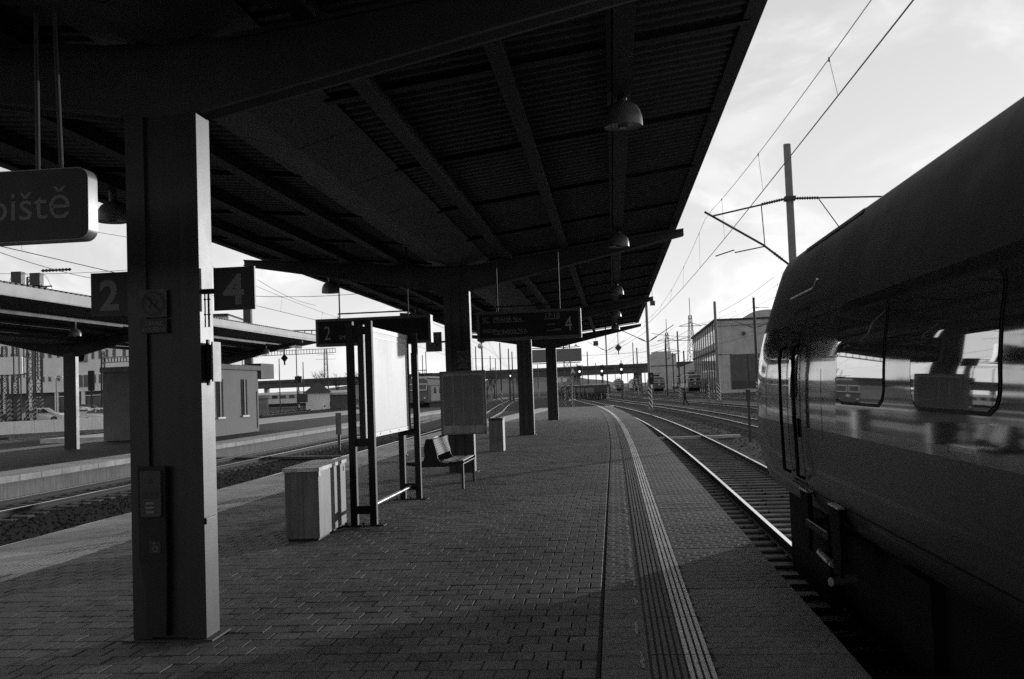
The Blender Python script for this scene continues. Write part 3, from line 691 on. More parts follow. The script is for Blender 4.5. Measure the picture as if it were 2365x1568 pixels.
# departure displays
def display(label, xv0, xv1, yv_top, yv_bot, Y, n, lines, num_right):
    a, b = at(xv0, yv_top, Y), at(xv1, yv_top, Y); zb = at((xv0+xv1)/2, yv_bot, Y).z; zt = at((xv0+xv1)/2, yv_top, Y).z
    w = (b - a).length; h = zt - zb
    t = thing('departure_display', label, 'display', ((a.x+b.x)/2, Y, zb), HEAD * 1.05)
    m = MB(); m.box(-w/2, w/2, -.09, .13, 0, h); c = m.obj('case', 'sign_edge', t)
    m = MB(); e = .05; m.box(-w/2 - .003, w/2 - .012, -.104, -.0905, 0, e); m.box(-w/2 - .003, w/2 - .012, -.104, -.0905, h - e, h + .003); m.box(-w/2 - .003, -w/2 + e, -.104, -.0905, e, h - e); m.box(w/2 - e, w/2 - .012, -.104, -.0905, e, h - e); m.obj('bezel', 'sign_frame', t)
    m = MB(); m.box(-w/2 + e, w/2 - e, -.095, -.0906, e, h - e); m.obj('screen', 'screen', t)
    for body, x, z, size, al in lines: text(body, size, 'screen_text', t, (x * w, -.0965, z * h), align=al, sx=.95)
    text(n, .36 * (h / .5), 'sign_letter', t, (num_right * w, -.0965, .24 * h), align='CENTER', sx=.72)
    for x in (-.3, .3):
        m = MB(); m.tube([(x * w, 0, h), (x * w, 0, h + 1.3)], .014, 8); m.obj('hanger', 'steel_black', t)
    m = MB(); m.tube([(-.32 * w, .05, h), (-.32 * w, .05, h + .10), (.3 * w, .05, h + .10)], .014, 8); m.obj('cable_pipe', 'steel_black', t)
    m = MB()
    for x0, x1, z in ((-.45, -.37, .62), (-.34, -.04, .62), (-.34, -.03, .21), (.15, .29, .66), (.17, .25, .26)):
        if num_right > 0: m.box(x0 * w, x1 * w, -.0968, -.0951, z * h, z * h + .008)
    if m.v: m.obj('rule_line', 'screen_text', t)
    return t
display('departure display for platform 4 listing Praha, near the canopy middle', 1101, 1341, 717, 784, 18.8, '4',
        [('SC', -.45, .66, .115, 'LEFT'), ('PRAHA hl.n.', -.34, .66, .115, 'LEFT'), ('SMĚR', -.45, .26, .10, 'LEFT'), ('Pardubice hl.n.', -.34, .25, .115, 'LEFT'), ('17:10', .15, .69, .14, 'LEFT'), ('zpoždění', .17, .46, .05, 'LEFT'), ('min.', .25, .26, .08, 'LEFT')], .38)
display('departure display for platform 2, half hidden behind the notice frame', 729, 998, 733, 796, 18.8, '2', [('SMĚR', -.30, .24, .10, 'LEFT')], -.40)
# exit pictogram flag on the second pillar and further poles
t = thing('exit_pictogram', 'square flag sign with a diagonal arrow left of the second pillar', 'sign', at(1003, 812, 21.0), HEAD)
m = MB(); m.box(-.17, .17, -.03, .03, 0, .41); m.obj('panel', 'notice_grey', t)
m = MB(); m.bar((-.03, -.032, .30), (.07, -.032, .12), .03, .003); m.bar((.07, -.032, .12), (.075, -.032, .20), .025, .003); m.bar((.07, -.032, .12), (-.01, -.032, .14), .025, .003); m.obj('arrow', 'sign_black', t)
m = MB(); m.box(.17, .42, -.015, .015, .18, .22); m.obj('arm', 'steel_black', t)
p = LS(-5.72, 26.6, 0); t = thing('sign_post', 'grey steel post behind the notice frame', 'post', p, HEAD)
m = MB(); m.box(-.075, .075, -.05, .05, 0, 2.9); m.obj('shaft', 'mast_grey', t); m = MB(); m.box(-.11, .11, -.09, .09, 0, .02); m.obj('foot', 'steel_dark', t)

# ------------------------------------------------------------------ the train at the right edge
tr = thing('train_car', 'dark glossy train car with rounded cab end at the right platform edge', 'train', LS(3.05, 0, RAIL), HEAD)
SEC = [(1.02, 1.16), (1.045, 1.27), (1.15, 1.35), (1.32, 1.39), (1.55, 1.41), (1.80, 1.415), (2.05, 1.413), (2.25, 1.405), (2.45, 1.386), (2.60, 1.357), (2.75, 1.320), (2.95, 1.258), (3.15, 1.188), (3.35, 1.113), (3.46, 1.07), (3.54, 1.02)]
ROOF = [(3.54, 1.02), (3.575, .97), (3.61, .80), (3.64, .5), (3.66, .2)]
def tip(z): return float(np.interp(z, [1.0, 1.15, 1.35, 1.6, 1.95, 2.4, 2.9, 3.3, 3.6, 3.75], [12.6, 13.0, 13.3, 13.4, 13.35, 13.15, 12.95, 12.9, 12.9, 12.8]))
Y0 = 9.9
def outline(z, w, back=-62.0):
    tp = tip(z); n = 18; pts = [(-w, back), (-w, -20.0), (-w, 0.0), (-w, 7.0), (-w, Y0 - .6)]
    for k in range(n + 1):
        a = math.pi * .5 * k / n; e = 2 / 4.2
        pts.append((-w * max(0, math.cos(a)) ** e, Y0 + (tp - Y0) * math.sin(a) ** e if k else Y0))
    return pts + [(-x, y) for x, y in reversed(pts[:-1])]
def shell(sec, name, mats, pick, smooth=True, cap=False):
    m = MB(); rings = [outline(z, w) for z, w in sec]; n = len(rings[0])
    m.add([(x, y, z) for (z, w), r in zip(sec, rings) for x, y in r], [(i*n+k, i*n+k+1, (i+1)*n+k+1, (i+1)*n+k) for i in range(len(sec)-1) for k in range(n-1)])
    if cap:
        o = (len(sec) - 1) * n; m.add([m.v[o + k] for k in range(n)], [tuple(range(n))])
    return m.obj(name, mats, tr, smooth=smooth)
shell([s_ for s_ in SEC if s_[0] <= 1.80], 'lower_body', 'train_lower', None)
shell([s_ for s_ in SEC if 1.80 <= s_[0] <= 2.75], 'upper_body', 'train_paint', None)
shell([s_ for s_ in SEC if s_[0] >= 2.75], 'cantrail_body', 'train_top', None)
rf = shell(ROOF, 'roof', 'train_roof', None, cap=True)
m = MB(); r = outline(1.02, 1.16); m.add([(x, y, 1.02) for x, y in r], [tuple(range(len(r)))]); m.obj('floor_pan', 'train_under', tr)
def wz(z): return float(np.interp(z, [a for a, b in SEC], [b for a, b in SEC]))
def side_panel(y0, y1, z0, z1, off, name, m_, parent, r=0.0, ny=8, thick=.0):
    # rounded panel laid on the curved body side, off metres proud of it
    w, h = y1 - y0, z1 - z0; pts = rounded(w, h, max(r, .001), 6) if r else [(w/2, h/2), (-w/2, h/2), (-w/2, -h/2), (w/2, -h/2)]
    mb = MB(); N = 18; zs = [z0 + h * k / N for k in range(N + 1)]
    v = []; f = []
    for z in zs:                                            # half width of the rounded shape at this height
        d = min(z - z0, z1 - z); ww = w / 2 - (r - math.sqrt(max(0, r*r - (r - d)**2)) if r and d < r else 0)
        for t_ in range(ny + 1): v.append((-(wz(z) + off), (y0 + y1) / 2 - ww + 2 * ww * t_ / ny, z))
    f = [(i*(ny+1)+k, i*(ny+1)+k+1, (i+1)*(ny+1)+k+1, (i+1)*(ny+1)+k) for i in range(N) for k in range(ny)]
    mb.add(v, f); return mb.obj(name, m_, parent, smooth=True)
band = side_panel(-62, 7.62, 1.86, 2.77, .003, 'window_band', 'train_band', tr, ny=60)
WIN = [(6.28 - 1.84 * k, 7.54 - 1.84 * k) for k in range(36)]
for k, (a, b) in enumerate(WIN[:12]):
    fr_ = side_panel(a - .022, b + .022, 2.023, 2.697, .007, 'window_frame', 'train_seal', tr, .15)
    wi = side_panel(a, b, 2.045, 2.675, .0105, 'window_pane', 'train_glass', tr, .125)
# cab side door with grab rails, rain strip, handle and step
DA, DB = 9.06, 9.70
m = MB()
for y in (DA, DB):
    for za, zb in zip(np.linspace(1.28, 2.86, 9)[:-1], np.linspace(1.28, 2.86, 9)[1:]):
        m.add([(-(wz(z) + .004), y + e, z) for z in (za, zb) for e in (-.012, .012)], [(0, 1, 3, 2)])
for z in (1.28, 2.86):
    m.add([(-(wz(z + e) + .004), y, z + e) for e in (-.012, .012) for y in (DA, DB)], [(0, 1, 3, 2)])
dr = m.obj('cab_door', 'train_seal', tr)
side_panel(9.18, 9.58, 2.05, 2.72, .005, 'door_window', 'train_glass', dr, .05)
m = MB(); m.box(-1.432, -1.41, 9.12, 9.22, 1.70, 1.86); m.obj('door_handle', 'train_seal', dr)
for y in (DA - .03, DB + .03):
    m = MB(); pts = [(-1.405, y, 1.34), (-1.465, y, 1.37), (-1.472, y, 1.9), (-1.462, y, 2.4), (-1.445, y, 2.5), (-1.385, y, 2.53)]; m.tube(pts, .017, 8); m.obj('grab_rail', 'train_seal', tr, smooth=True)
m = MB(); m.tube([(-1.27, 8.75, 3.07), (-1.29, 8.85, 3.0), (-1.285, 9.95, 3.0)], .011, 6); m.obj('rain_strip', 'train_roof', tr)
# door-sill brackets and folding step below the body
for y0, y1 in ((8.86, 9.20), (7.66, 8.00)):
    m = MB(); m.prism([(y0, .92), (y1, .92), (y1, 1.235), (y0, 1.235)], 'x', -1.425, -1.385); m.prism([(y0 + .08, .72), (y1 - .02, .72), (y1, .92), (y0 + .02, .92)], 'x', -1.42, -1.39); b = m.obj('step_bracket', 'train_under', tr)
    m = MB(); m.box(-1.432, -1.38, y0 - .006, y1 + .006, 1.236, 1.252); m.obj('bracket_cap', 'train_metal', b)
m = MB(); m.box(-1.44, -1.17, 8.00, 8.90, .985, 1.01); m.box(-1.445, -1.43, 8.00, 8.90, .955, 1.0); st_ = m.obj('foot_step', 'train_seal', tr)
m = MB(); m.box(-1.447, -1.436, 8.06, 8.84, 1.0105, 1.018); m.obj('step_nosing', 'train_metal', st_)
# running gear: bogie frame, wheels, guard irons and pipes
bo_ = MB(); bo_.box(-1.08, -.92, 5.6, 9.3, .42, .72); bo_.box(.92, 1.08, 5.6, 9.3, .42, .72); bo_.box(-.95, .95, 6.8, 7.3, .4, .7); bg_ = bo_.obj('bogie_frame', 'train_under', tr)
for y in (5.7, 8.4):
    for sg in (-1, 1):
        m = MB(); m.tube([(sg * .69, y, .445), (sg * .82, y, .445)], .445, 28); m.tube([(sg * .82, y, .445), (sg * .90, y, .445)], .11, 14); m.obj('wheel', 'train_under', bg_, smooth=True)
m = MB(); m.box(-1.12, 1.12, -62, 9.0, .18, 1.018); m.obj('underfloor_fairing', 'train_under', tr)
m = MB(); m.prism([(-1.24, 9.0), (-1.24, 10.9), (-1.05, 11.5), (-.4, 11.9), (.4, 11.9), (1.05, 11.5), (1.24, 10.9), (1.24, 9.0)], 'z', .22, 1.018); m.obj('front_skirt', 'train_under', tr)
m = MB(); m.tube([(-1.29, 8.72, .66), (-1.29, 9.14, .68)], .032, 12); m.tube([(-1.29, 8.63, .655), (-1.29, 8.68, .655)], .026, 12); m.obj('sand_pipe', 'train_metal', tr)
m = MB(); m.tube([(-1.22, 8.15, .63), (-1.43, 8.05, .63)], .036, 12); m.obj('guard_iron', 'train_metal', tr)
m = MB(); m.box(-1.2, -.98, 6.3, 6.95, .25, .95); m.obj('equipment_case', 'train_under', tr)
# roof trim that shows as a dark line along the cantrail, and a windscreen band round the nose
m = MB(); m.add([(-(w + .004), y, z) for y in (8.0, 10.4) for z, w in ((3.50, 1.05), (3.545, 1.02))], [(0, 1, 3, 2)]); m.obj('roof_seam', 'train_seal', tr)
for y in (8.15, 3.2, -1.4):                                # vertical panel joints
    m = MB()
    for za, zb in zip([1.05, 1.3, 1.8, 2.25, 2.75, 3.15], [1.3, 1.8, 2.25, 2.75, 3.15, 3.5]): m.add([(-(wz(z) + .0035), y + e, z) for z in (za, zb) for e in (-.006, .006)], [(0, 1, 3, 2)])
    m.obj('panel_joint', 'train_seal', tr)
m = MB(); m.add([(-(wz(z) + .0035), y, z) for y in (-62, 9.85) for z in (1.238, 1.25)], [(0, 1, 3, 2)]); m.obj('skirt_joint', 'train_seal', tr)
m = MB(); zs = [2.15, 2.4, 2.7, 3.0, 3.2]; ring = []
for z in zs:
    w = wz(z) + .006; o_ = outline(z, w); ring.append([(x, y + .006) for x, y in o_[12:len(o_) - 12]])
n = len(ring[0]); m.add([(x, y, z) for z, r_ in zip(zs, ring) for x, y in r_], [(i*n+k, i*n+k+1, (i+1)*n+k+1, (i+1)*n+k) for i in range(len(zs)-1) for k in range(n-1)]); m.obj('windscreen', 'train_glass', tr, smooth=True)
for sg in (-1, 1):
    m = MB(); m.lathe([(0, .0), (.11, 0), (.12, -.04)], 18); m.obj('headlight', 'lamp_glass', tr, (sg * .85, 13.2, 1.75), 0, rx=math.radians(-90))
 

# ------------------------------------------------------------------ masts and overhead line
def lattice(m, h, w0, w1, n, r=.03):
    for k in range(n):
        z0, z1 = h * k / n, h * (k + 1) / n; a, b = w0 + (w1 - w0) * k / n, w0 + (w1 - w0) * (k + 1) / n
        c0 = [(-a, -a, z0), (a, -a, z0), (a, a, z0), (-a, a, z0)]; c1 = [(-b, -b, z1), (b, -b, z1), (b, b, z1), (-b, b, z1)]
        for i in range(4):
            j = (i + 1) % 4
            m.bar(c0[i], c1[i], r * 1.5)
            m.bar(c0[i], c1[j], r * .8) if k % 2 else m.bar(c0[j], c1[i], r * .8)
            m.bar(c1[i], c1[j], r * .7)
def insulator(m, p, q, r=.05, n=6):
    p, q = Vector(p), Vector(q); pts = []; rs = []
    for k in range(n * 2 + 1): pts.append(p + (q - p) * k / (n * 2)); rs.append(r if k % 2 else r * .45)
    m.tube(pts, rs, 7)
def tube_mast(label, x, ytop, ybase, dist, r=.14, hazard=True, matn='mast_grey', group=None, arms=(), weight=None, hz_h=2.3):
    b = at(x[1], ybase, dist); b.z = GROUND; top = at(x[0], ytop, dist).z
    t = thing('catenary_mast', label, 'mast', b, 0, group); h = top - GROUND
    m = MB(); m.tube([(0, 0, 0), (0, 0, h)], [r, r * .78], 10); m.obj('pole', matn, t, smooth=True)
    if hazard:
        m = MB(); m.tube([(0, 0, .15), (0, 0, hz_h)], r * 1.12, 10); m.obj('hazard_sleeve', 'hazard', t, smooth=True)
    m = MB(); m.box(-r*1.8, r*1.8, -r*1.8, r*1.8, 0, .25); m.obj('footing', 'concrete', t)
    for z, dx, dz in arms:                                  # brackets with insulators to one side
        m = MB(); e = (dx, 0, z + dz); m.tube([(0, 0, z), e], .035, 6); m.obj('bracket_arm', 'mast_dark', t)
        m = MB(); insulator(m, (dx * .12, 0, z + dz * .12), (dx * .34, 0, z + dz * .34), .085); m.obj('insulator', 'mast_dark', t)
    return t
near_mast = at_ls('catenary_mast', 'tall grey catenary mast with cantilever rising behind the train', 'mast', 5.52, 30.5, GROUND)
m = MB(); m.tube([(0, 0, 0), (0, 0, 9.5)], [.13, .11], 14); m.obj('pole', 'mast_grey', near_mast, smooth=True)
m = MB(); m.tube([(0, 0, .1), (0, 0, 2.3)], .145, 14); m.obj('hazard_sleeve', 'hazard', near_mast, smooth=True)
zt_, zm_ = 7.84, 5.93                                       # tie and strut heights above the ground
def arm(pts, r, m_='mast_dark', name='cantilever_tube'):
    m = MB(); m.tube(pts, r, 8); m.obj(name, m_, near_mast, smooth=True)
arm([(-.15, 0, zt_), (-.75, 0, zt_ - .12), (-2.30, 0, zt_ - .40)], .026, name='top_tie')
arm([(-.1, 0, zm_ - .1), (-.85, 0, zm_ + .55), (-2.55, 0, zt_ - .26)], .034)
arm([(-.85, 0, zt_ - .14), (-.80, 0, zm_ + .52)], .016, name='hanger_rod')
arm([(-.82, 0, zm_ + .50), (-1.7, 0, zm_ + .36), (-1.72, 0, zm_ + .44), (-2.28, 0, zm_ + .28)], .018, name='registration_arm')
m = MB(); insulator(m, (-.2, 0, zt_ - .01), (-.85, 0, zt_ - .13), .055, 9); m.obj('insulator', 'mast_dark', near_mast)
m = MB(); insulator(m, (-.30, 0, zm_ + .07), (-.55, 0, zm_ + .29), .055, 4); m.obj('insulator', 'mast_dark', near_mast)
arm([(.15, 0, zt_), (.85, 0, zt_ - .02), (3.1, 0, zt_ - .10)], .026, name='top_tie')
arm([(.85, 0, zt_ - .05), (1.45, 0, zm_ + .9)], .016, name='hanger_rod')
arm([(.1, 0, zm_ - .1), (3.0, 0, zt_ - .2)], .034)
m = MB(); insulator(m, (.2, 0, zt_), (.85, 0, zt_ - .02), .055, 9); m.obj('insulator', 'mast_dark', near_mast)
m = MB(); m.box(-.16, .16, -.16, .16, zt_ - .06, zt_ + .06); m.obj('clamp', 'mast_dark', near_mast)

def wires(label_m, label_c, l, s_list, zc=5.42, zm=6.72, zmid=5.75, r=.0075, dropper=6.5, group=None):
    def zmes(s):
        for a, b in zip(s_list[:-1], s_list[1:]):
            if a <= s <= b: t = (s - a) / (b - a); return zmid + (zm - zmid) * (2 * t - 1) ** 2
        return zm
    t = thing('messenger_wire', label_m, 'wire', (0, 0, 0)); 
    if group: t['group'] = group
    S = np.arange(s_list[0], s_list[-1] + .1, 2.0)
    m = MB(); m.tube([LC(l, s, zmes(s)) for s in S], r * .8, 5); m.obj('cable', 'wire', t)
    c = thing('contact_wire', label_c, 'wire', (0, 0, 0))
    if group: c['group'] = group
    m = MB(); m.tube([LC(l + .12 * math.cos(s / 60 * math.pi), s, zc) for s in S], r * 1.25, 5); m.obj('cable', 'wire', c)
    s = s_list[0] + 3.5
    while s < s_list[-1]:
        if zmes(s) - zc > .12:
            m = MB(); m.tube([LC(l, s, zmes(s)), LC(l + .12 * math.cos(s / 60 * math.pi), s, zc)], r * .45, 4); m.obj('dropper', 'wire', c)
            m = MB(); m.tube([LC(l, s, zmes(s) - .04), LC(l, s, zmes(s) + .02)], r * 1.6, 5); m.obj('clamp', 'wire', c)
        s += dropper
wires('thin upper messenger wire over the train track', 'contact wire over the train track with droppers', 3.05, [-29, 30.5, 89.6, 150, 215])
wires('messenger wire over the second track right of the train', 'contact wire over the second track right of the train', 7.8, [-29, 30.5, 89.6, 150, 215])
wires('messenger wire over the left platform track', 'contact wire over the left platform track', -9.14, [-20, 30, 85, 140, 200], r=.009)
wires('messenger wire over the second sunken left track', 'contact wire over the second sunken left track', -14.05, [-20, 30, 85, 140, 200], r=.009)
wires('messenger wire over the third yard track', 'contact wire over the third yard track', 13.5, [60, 118, 175, 240], r=.012)
for k, (xa, ya, Ya, xb, yb, Yb, lb) in enumerate([(0, 583, 34, 305, 652, 60, 'sagging feeder cable crossing the sky left of the near pillar'), (0, 632, 60, 470, 604, 60, 'insulated cross cable left of the near pillar'), (590, 684, 80, 900, 670, 90, 'paired cross wire in the sky left of the displays'),
        (595, 646, 60, 730, 705, 80, 'oblique wire between number four flag and display'), (1080, 828, 150, 1500, 812, 150, 'thin cross span far behind the platform end'), (1300, 845, 200, 1500, 838, 200, 'second thin cross span above the far bridge'), (1505, 770, 100, 1660, 775, 118, 'span wire from striped mast toward the engine shed'), (1660, 722, 118, 1787, 640, 110, 'wire climbing from the shed corner mast to the right'), (1650, 745, 118, 1790, 742, 118, 'cross wire in front of the engine shed'),
        (1503, 800, 90, 1600, 755, 118, 'oblique stay between striped mast and shed'), (1402, 815, 167, 1500, 760, 118, 'oblique span left of the striped mast')]):
    m = MB(); a, b = at(xa, ya, Ya), at(xb, yb, Yb); n = 14
    m.tube([a + (b - a) * i / n - Vector((0, 0, .25 * 4 * (i/n) * (1 - i/n))) for i in range(n + 1)], .014 if Ya < 70 else .022, 5); o = m.obj('overhead_wire', 'wire'); tag(o, lb, 'wire')
p = at(130, 624, 60); m = MB(); insulator(m, (-.9, 0, 0), (.9, 0, .02), .11, 9); tag(m.obj('rod_insulator', 'mast_dark', None, p), 'long ribbed insulator on the cable above the left roof', 'insulator')

FM = 'thin far masts among the yard tracks'
tube_mast('tall mast with spiral striped foot between the two main right tracks', (1490, 1503), 697, 945, 90, .15, True, 'mast_grey', arms=((6.2, 2.4, 1.5), (6.2, -2.4, 1.2)))
tube_mast('dark mast in front of the shed doors with striped foot', (1736, 1752), 687, 927, 118, .19, True, 'mast_dark', arms=((8.6, 2.6, .9), (8.6, -2.4, .9), (11, 1.8, 0)))
tube_mast('grey mast in front of the engine shed corner', (1651, 1661), 696, 927, 118, .2, True, 'mast_grey', arms=((5.6, 1.8, 0), (9, -1.6, .3)))
tube_mast('thin striped pole left of the shed corner mast', (1632, 1638), 838, 927, 125, .09)
tube_mast('slender mast right of the block tower', (1565, 1571), 765, 918, 150, .14, True, 'mast_dark', arms=((5.4, 1.5, .6),))
tube_mast('slender mast in front of the block tower', (1537, 1542), 784, 910, 170, .14, False, 'mast_dark', arms=((6.4, 2.0, 1.2),))
tube_mast('pair-standing mast beside the big parked locomotive', (1582, 1583), 810, 903, 190, .17, True, 'mast_dark')
tube_mast('mast by the dark wagon, cut off above by the canopy', (1402, 1405), 700, 924, 160, .12, True, 'mast_dark', arms=((8, 3, 1.6), (8, -3, 1.6)))
tube_mast('mast with striped foot left of the second locomotive', (1471, 1475), 803, 911, 210, .16, True, 'mast_dark')
ORD = 'first second third fourth fifth sixth seventh eighth ninth tenth eleventh twelfth'.split()
M_A = [(1464, 791, 905, 230), (1358, 812, 906, 220), (1435, 832, 900, 260), (1333, 840, 905, 230), (1392, 842, 898, 280), (1481, 838, 900, 260), (1489, 845, 900, 280), (1376, 838, 900, 300), (1449, 845, 898, 300), (1420, 846, 898, 320), (1345, 842, 902, 300), (1555, 814, 903, 200)]
for i, (xa, yt, yb, d) in enumerate(M_A):
    tube_mast(ORD[sum(q[0] < xa for q in M_A)] + ' from the left of the thin masts behind the far yard wagons', (xa - 2, xa + 2), yt, yb, d, .13, i % 3 == 0, 'mast_dark', FM)
M_B = [(1100, 800, 918, 190), (1176, 805, 920, 170), (1184, 812, 918, 180), (1133, 822, 915, 220), (1145, 828, 912, 240), (1092, 826, 912, 250), (1242, 842, 905, 260), (976, 820, 905, 230), (984, 812, 905, 240), (965, 800, 905, 200), (950, 815, 905, 220)]
for i, (xa, yt, yb, d) in enumerate(M_B):
    tube_mast(ORD[sum(q[0] < xa for q in M_B)] + ' from the left of the thin masts beyond the left tracks', (xa - 2, xa + 2), yt, yb, d, .12, i % 3 == 0, 'mast_dark', 'thin far masts beyond the left tracks')
tube_mast('lamp mast left of the third pillar', (1113, 1117), 755, 926, 125, .12, True, 'mast_dark')
tube_mast('mast with signal box left of the third pillar', (1155, 1159), 792, 925, 125, .10, True, 'mast_dark')
t = thing('globe_lamp', 'bright globe lamp on the mast left of the third pillar', 'lamp', at(1109, 799, 124)); m = MB(); m.lathe([(0, -.35), (.25, -.25), (.35, 0), (.25, .25), (0, .35)], 12); m.obj('globe', 'frame_white', t, smooth=True); m = MB(); m.tube([(0, 0, 0), (.35, .4, -.2)], .05, 6); m.obj('arm', 'mast_dark', t)
for x, y, d, lb in ((1113, 786, 124, 'square tension weight on the lamp mast'), (1376, 793, 100, 'square weight hanging in the sky below the canopy end'), (1507, 700, 90, 'small square weight at the top of the striped mast')):
    t = thing('tension_weight', lb, 'weight', at(x, y, d)); w = 11 * d / 2300 / 1.0; m = MB(); m.box(-w/2, w/2, -.1, .1, -w/2, w/2); m.obj('block', 'mast_dark', t); m = MB(); m.tube([(0, 0, w/2), (0, 0, w/2 + 1.6)], .02, 5); m.obj('hanger', 'wire', t)
for x, y, d, y2, lb in ((1428, 803, 95, 765, 'diamond-shaped insulator hanging below the right canopy end'), (657, 827, 60, 790, 'diamond-shaped insulator hanging below the left canopy tip')):
    t = thing('diamond_insulator', lb, 'insulator', at(x, y, d)); w = 8.0 * d / 2300; m = MB(); m.prism([(0, -w*1.2), (w, 0), (0, w*1.2), (-w, 0)], 'y', -.06, .06); m.tube([(0, 0, -w*2), (0, 0, -w)], .05, 6); m.obj('body', 'mast_dark', t); m = MB(); m.tube([(0, 0, w), (0, 0, at(x, y2, d).z - at(x, y, d).z)], .035, 6); m.obj('rod', 'mast_dark', t)

def lattice_mast(label, x, ytop, ybase, dist, w=.45, n=10, hazard=False, group=None, rr=.05, top_cross=()):
    b = at(x, ybase, dist); b.z = GROUND; h = at(x, ytop, dist).z - GROUND
    t = thing('lattice_mast', label, 'mast', b, .3, group); m = MB(); lattice(m, h, w, w * .55, n, rr); m.obj('lattice', 'mast_dark', t)
    if hazard:
        for sx in (-1, 1):
            for sy in (-1, 1):
                m = MB(); m.box(sx*w*.97 - .09, sx*w*.97 + .09, sy*w*.97 - .09, sy*w*.97 + .09, .1, 3.2); m.obj('hazard_leg', 'hazard_b', t)
    for z, dx in top_cross:
        m = MB(); m.bar((-dx, 0, h - z), (dx, 0, h - z), .08); m.obj('cross_arm', 'mast_dark', t)
    return t
# striped gantry tower that carries the station name board
tw = thing('gantry_tower', 'striped lattice gantry tower at the platform end', 'tower', LS(-6.2, 120.5, GROUND), HEAD)
m = MB()
for dx in (-1.0, 0.75): 
    mm = MB(); lattice(mm, 13, .42, .34, 14, .055); m.add([(x + dx, y, z) for x, y, z in mm.v], mm.f)
for z in (1.5, 4, 6.5, 9, 11.5): m.bar((-1.0, 0, z), (.75, 0, z + .8), .09)
m.obj('lattice', 'mast_dark', tw)
for dx in (-1.4, -.6, .35, 1.15):
    for sy in (-.42, .42):
        m = MB(); m.box(dx - .1, dx + .1, sy - .1, sy + .1, .1, 3.4); m.obj('hazard_leg', 'hazard_b', tw)
for q, (dx, z) in enumerate(((-1.2, 3.9), (-.3, 3.3), (.4, 3.3), (-1.1, 2.9))):
    m = MB(); ring_mesh(m, dx, z, .0, .28, -.60, -.56, 14); m.obj('round_plate', 'frame_white', tw)
t = thing('station_name_board', 'wide dark name board on the striped gantry tower', 'sign', at(1284, 821, 119.5), HEAD)
m = MB(); m.box(-3.08, 3.08, 0, .12, -.78, .78); m.obj('panel', 'notice_grey', t); m = MB(); m.bar((-2.9, .2, .95), (2.9, .2, .95), .09); m.bar((-2.9, .2, -.9), (2.9, .2, -.9), .09); m.obj('support_rail', 'mast_dark', t)
m = MB(); m.lathe([(0, .25), (.12, .1), (.25, 0)], 10, (2.45, -.2, 1.05)); m.tube([(2.45, -.2, 1.2), (2.45, -.1, 2.0)], .03, 5); m.obj('lamp', 'mast_dark', t)
t = thing('letter_plate', 'small white letter A plate right of the gantry tower', 'sign', at(1323, 857, 118), 0); text('A', .75, 'frame_white', t, (-.25, -.02, -.25), bold=.02); m = MB(); m.tube([(0, .1, -.4), (0, .1, -6)], .05, 6); m.obj('post', 'mast_dark', t)
for i, (x, y, d, lb) in enumerate(((1338.5, 858, 180, 'lit signal head left, over the far tracks'), (1390, 857, 180, 'lit signal head above the dark wagon'), (1435, 853, 180, 'lit signal head right of the canopy mast'), (1178, 868, 200, 'lit signal seen between the third and fourth pillars'))):
    p = at(x, y, d); t = thing('rail_signal', lb, 'signal', (p.x, p.y, GROUND)); hz_ = p.z - GROUND
    m = MB(); m.tube([(0, 0, 0), (0, 0, hz_ - .7)], .09, 6); m.obj('post', 'mast_dark', t); m = MB(); m.box(-.32, .32, 0, .25, hz_ - .9, hz_ + 1.1); m.obj('head', 'steel_black', t)
    m = MB(); m.tube([(0, -.03, hz_), (0, -.08, hz_)], .19, 12); m.obj('lit_lens', 'signal_lit', t)
t = thing('rail_signal', 'dark unlit signal head on the striped mast', 'signal', at(1504, 874, 89)); m = MB(); m.prism(rounded(.42, 1.05, .1), 'y', -.1, .1); m.obj('head', 'steel_black', t); m = MB(); m.tube([(0, -.1, .2), (0, -.13, .2)], .1, 10); m.obj('lens', 'window_dark', t)
# small things beside the tracks
t = at_ls('marker_post', 'short dark marker post beside the right main track', 'post', 5.25, 40, GROUND); m = MB(); m.box(-.05, .05, -.03, .03, 0, 2.0); m.obj('post', 'steel_dark', t); m = MB(); m.box(-.09, .09, -.04, -.03, 1.65, 2.05); m.obj('plate', 'mast_dark', t)
t = at_ls('marker_post', 'short marker post between the two sunken left tracks', 'post', -11.4, 40.5, GROUND); m = MB(); m.box(-.05, .05, -.03, .03, 0, 1.5); m.obj('post', 'steel_dark', t); m = MB(); m.box(-.12, .12, -.04, -.03, .8, 1.7); m.obj('plate', 'bin_paint', t)
m = MB(); m.box(-2.2, 2.2, -.18, .18, 0, .1); tag(m.obj('cable_trough', 'slab_light', None, LS(3.05, 43, -.70), HEAD + .06), 'pale cable trough lying across the right main track', 'trough')
m = MB(); m.box(-6.0, 6.2, -.35, .35, 0, .09); tag(m.obj('crossing_plank', 'sleeper', None, LS(-11.4, 37.5, -.70), HEAD - .25), 'narrow plank crossing over the two sunken left tracks', 'plank')
m = MB(); m.chamfer(-.6, .6, -.3, .3, 0, .35, .08); tag(m.obj('concrete_block', 'frame_white', None, ground_at(1322, 926)), 'small white block on the ground beyond the platform end', 'block')
m = MB(); m.chamfer(-.35, .35, -.2, .2, 0, .12, .03); tag(m.obj('white_edge_stone', 'frame_white', None, LS(1.25 - curve(82), 82.6, -.1), HEAD), 'small white stone at the far right platform corner', 'block')

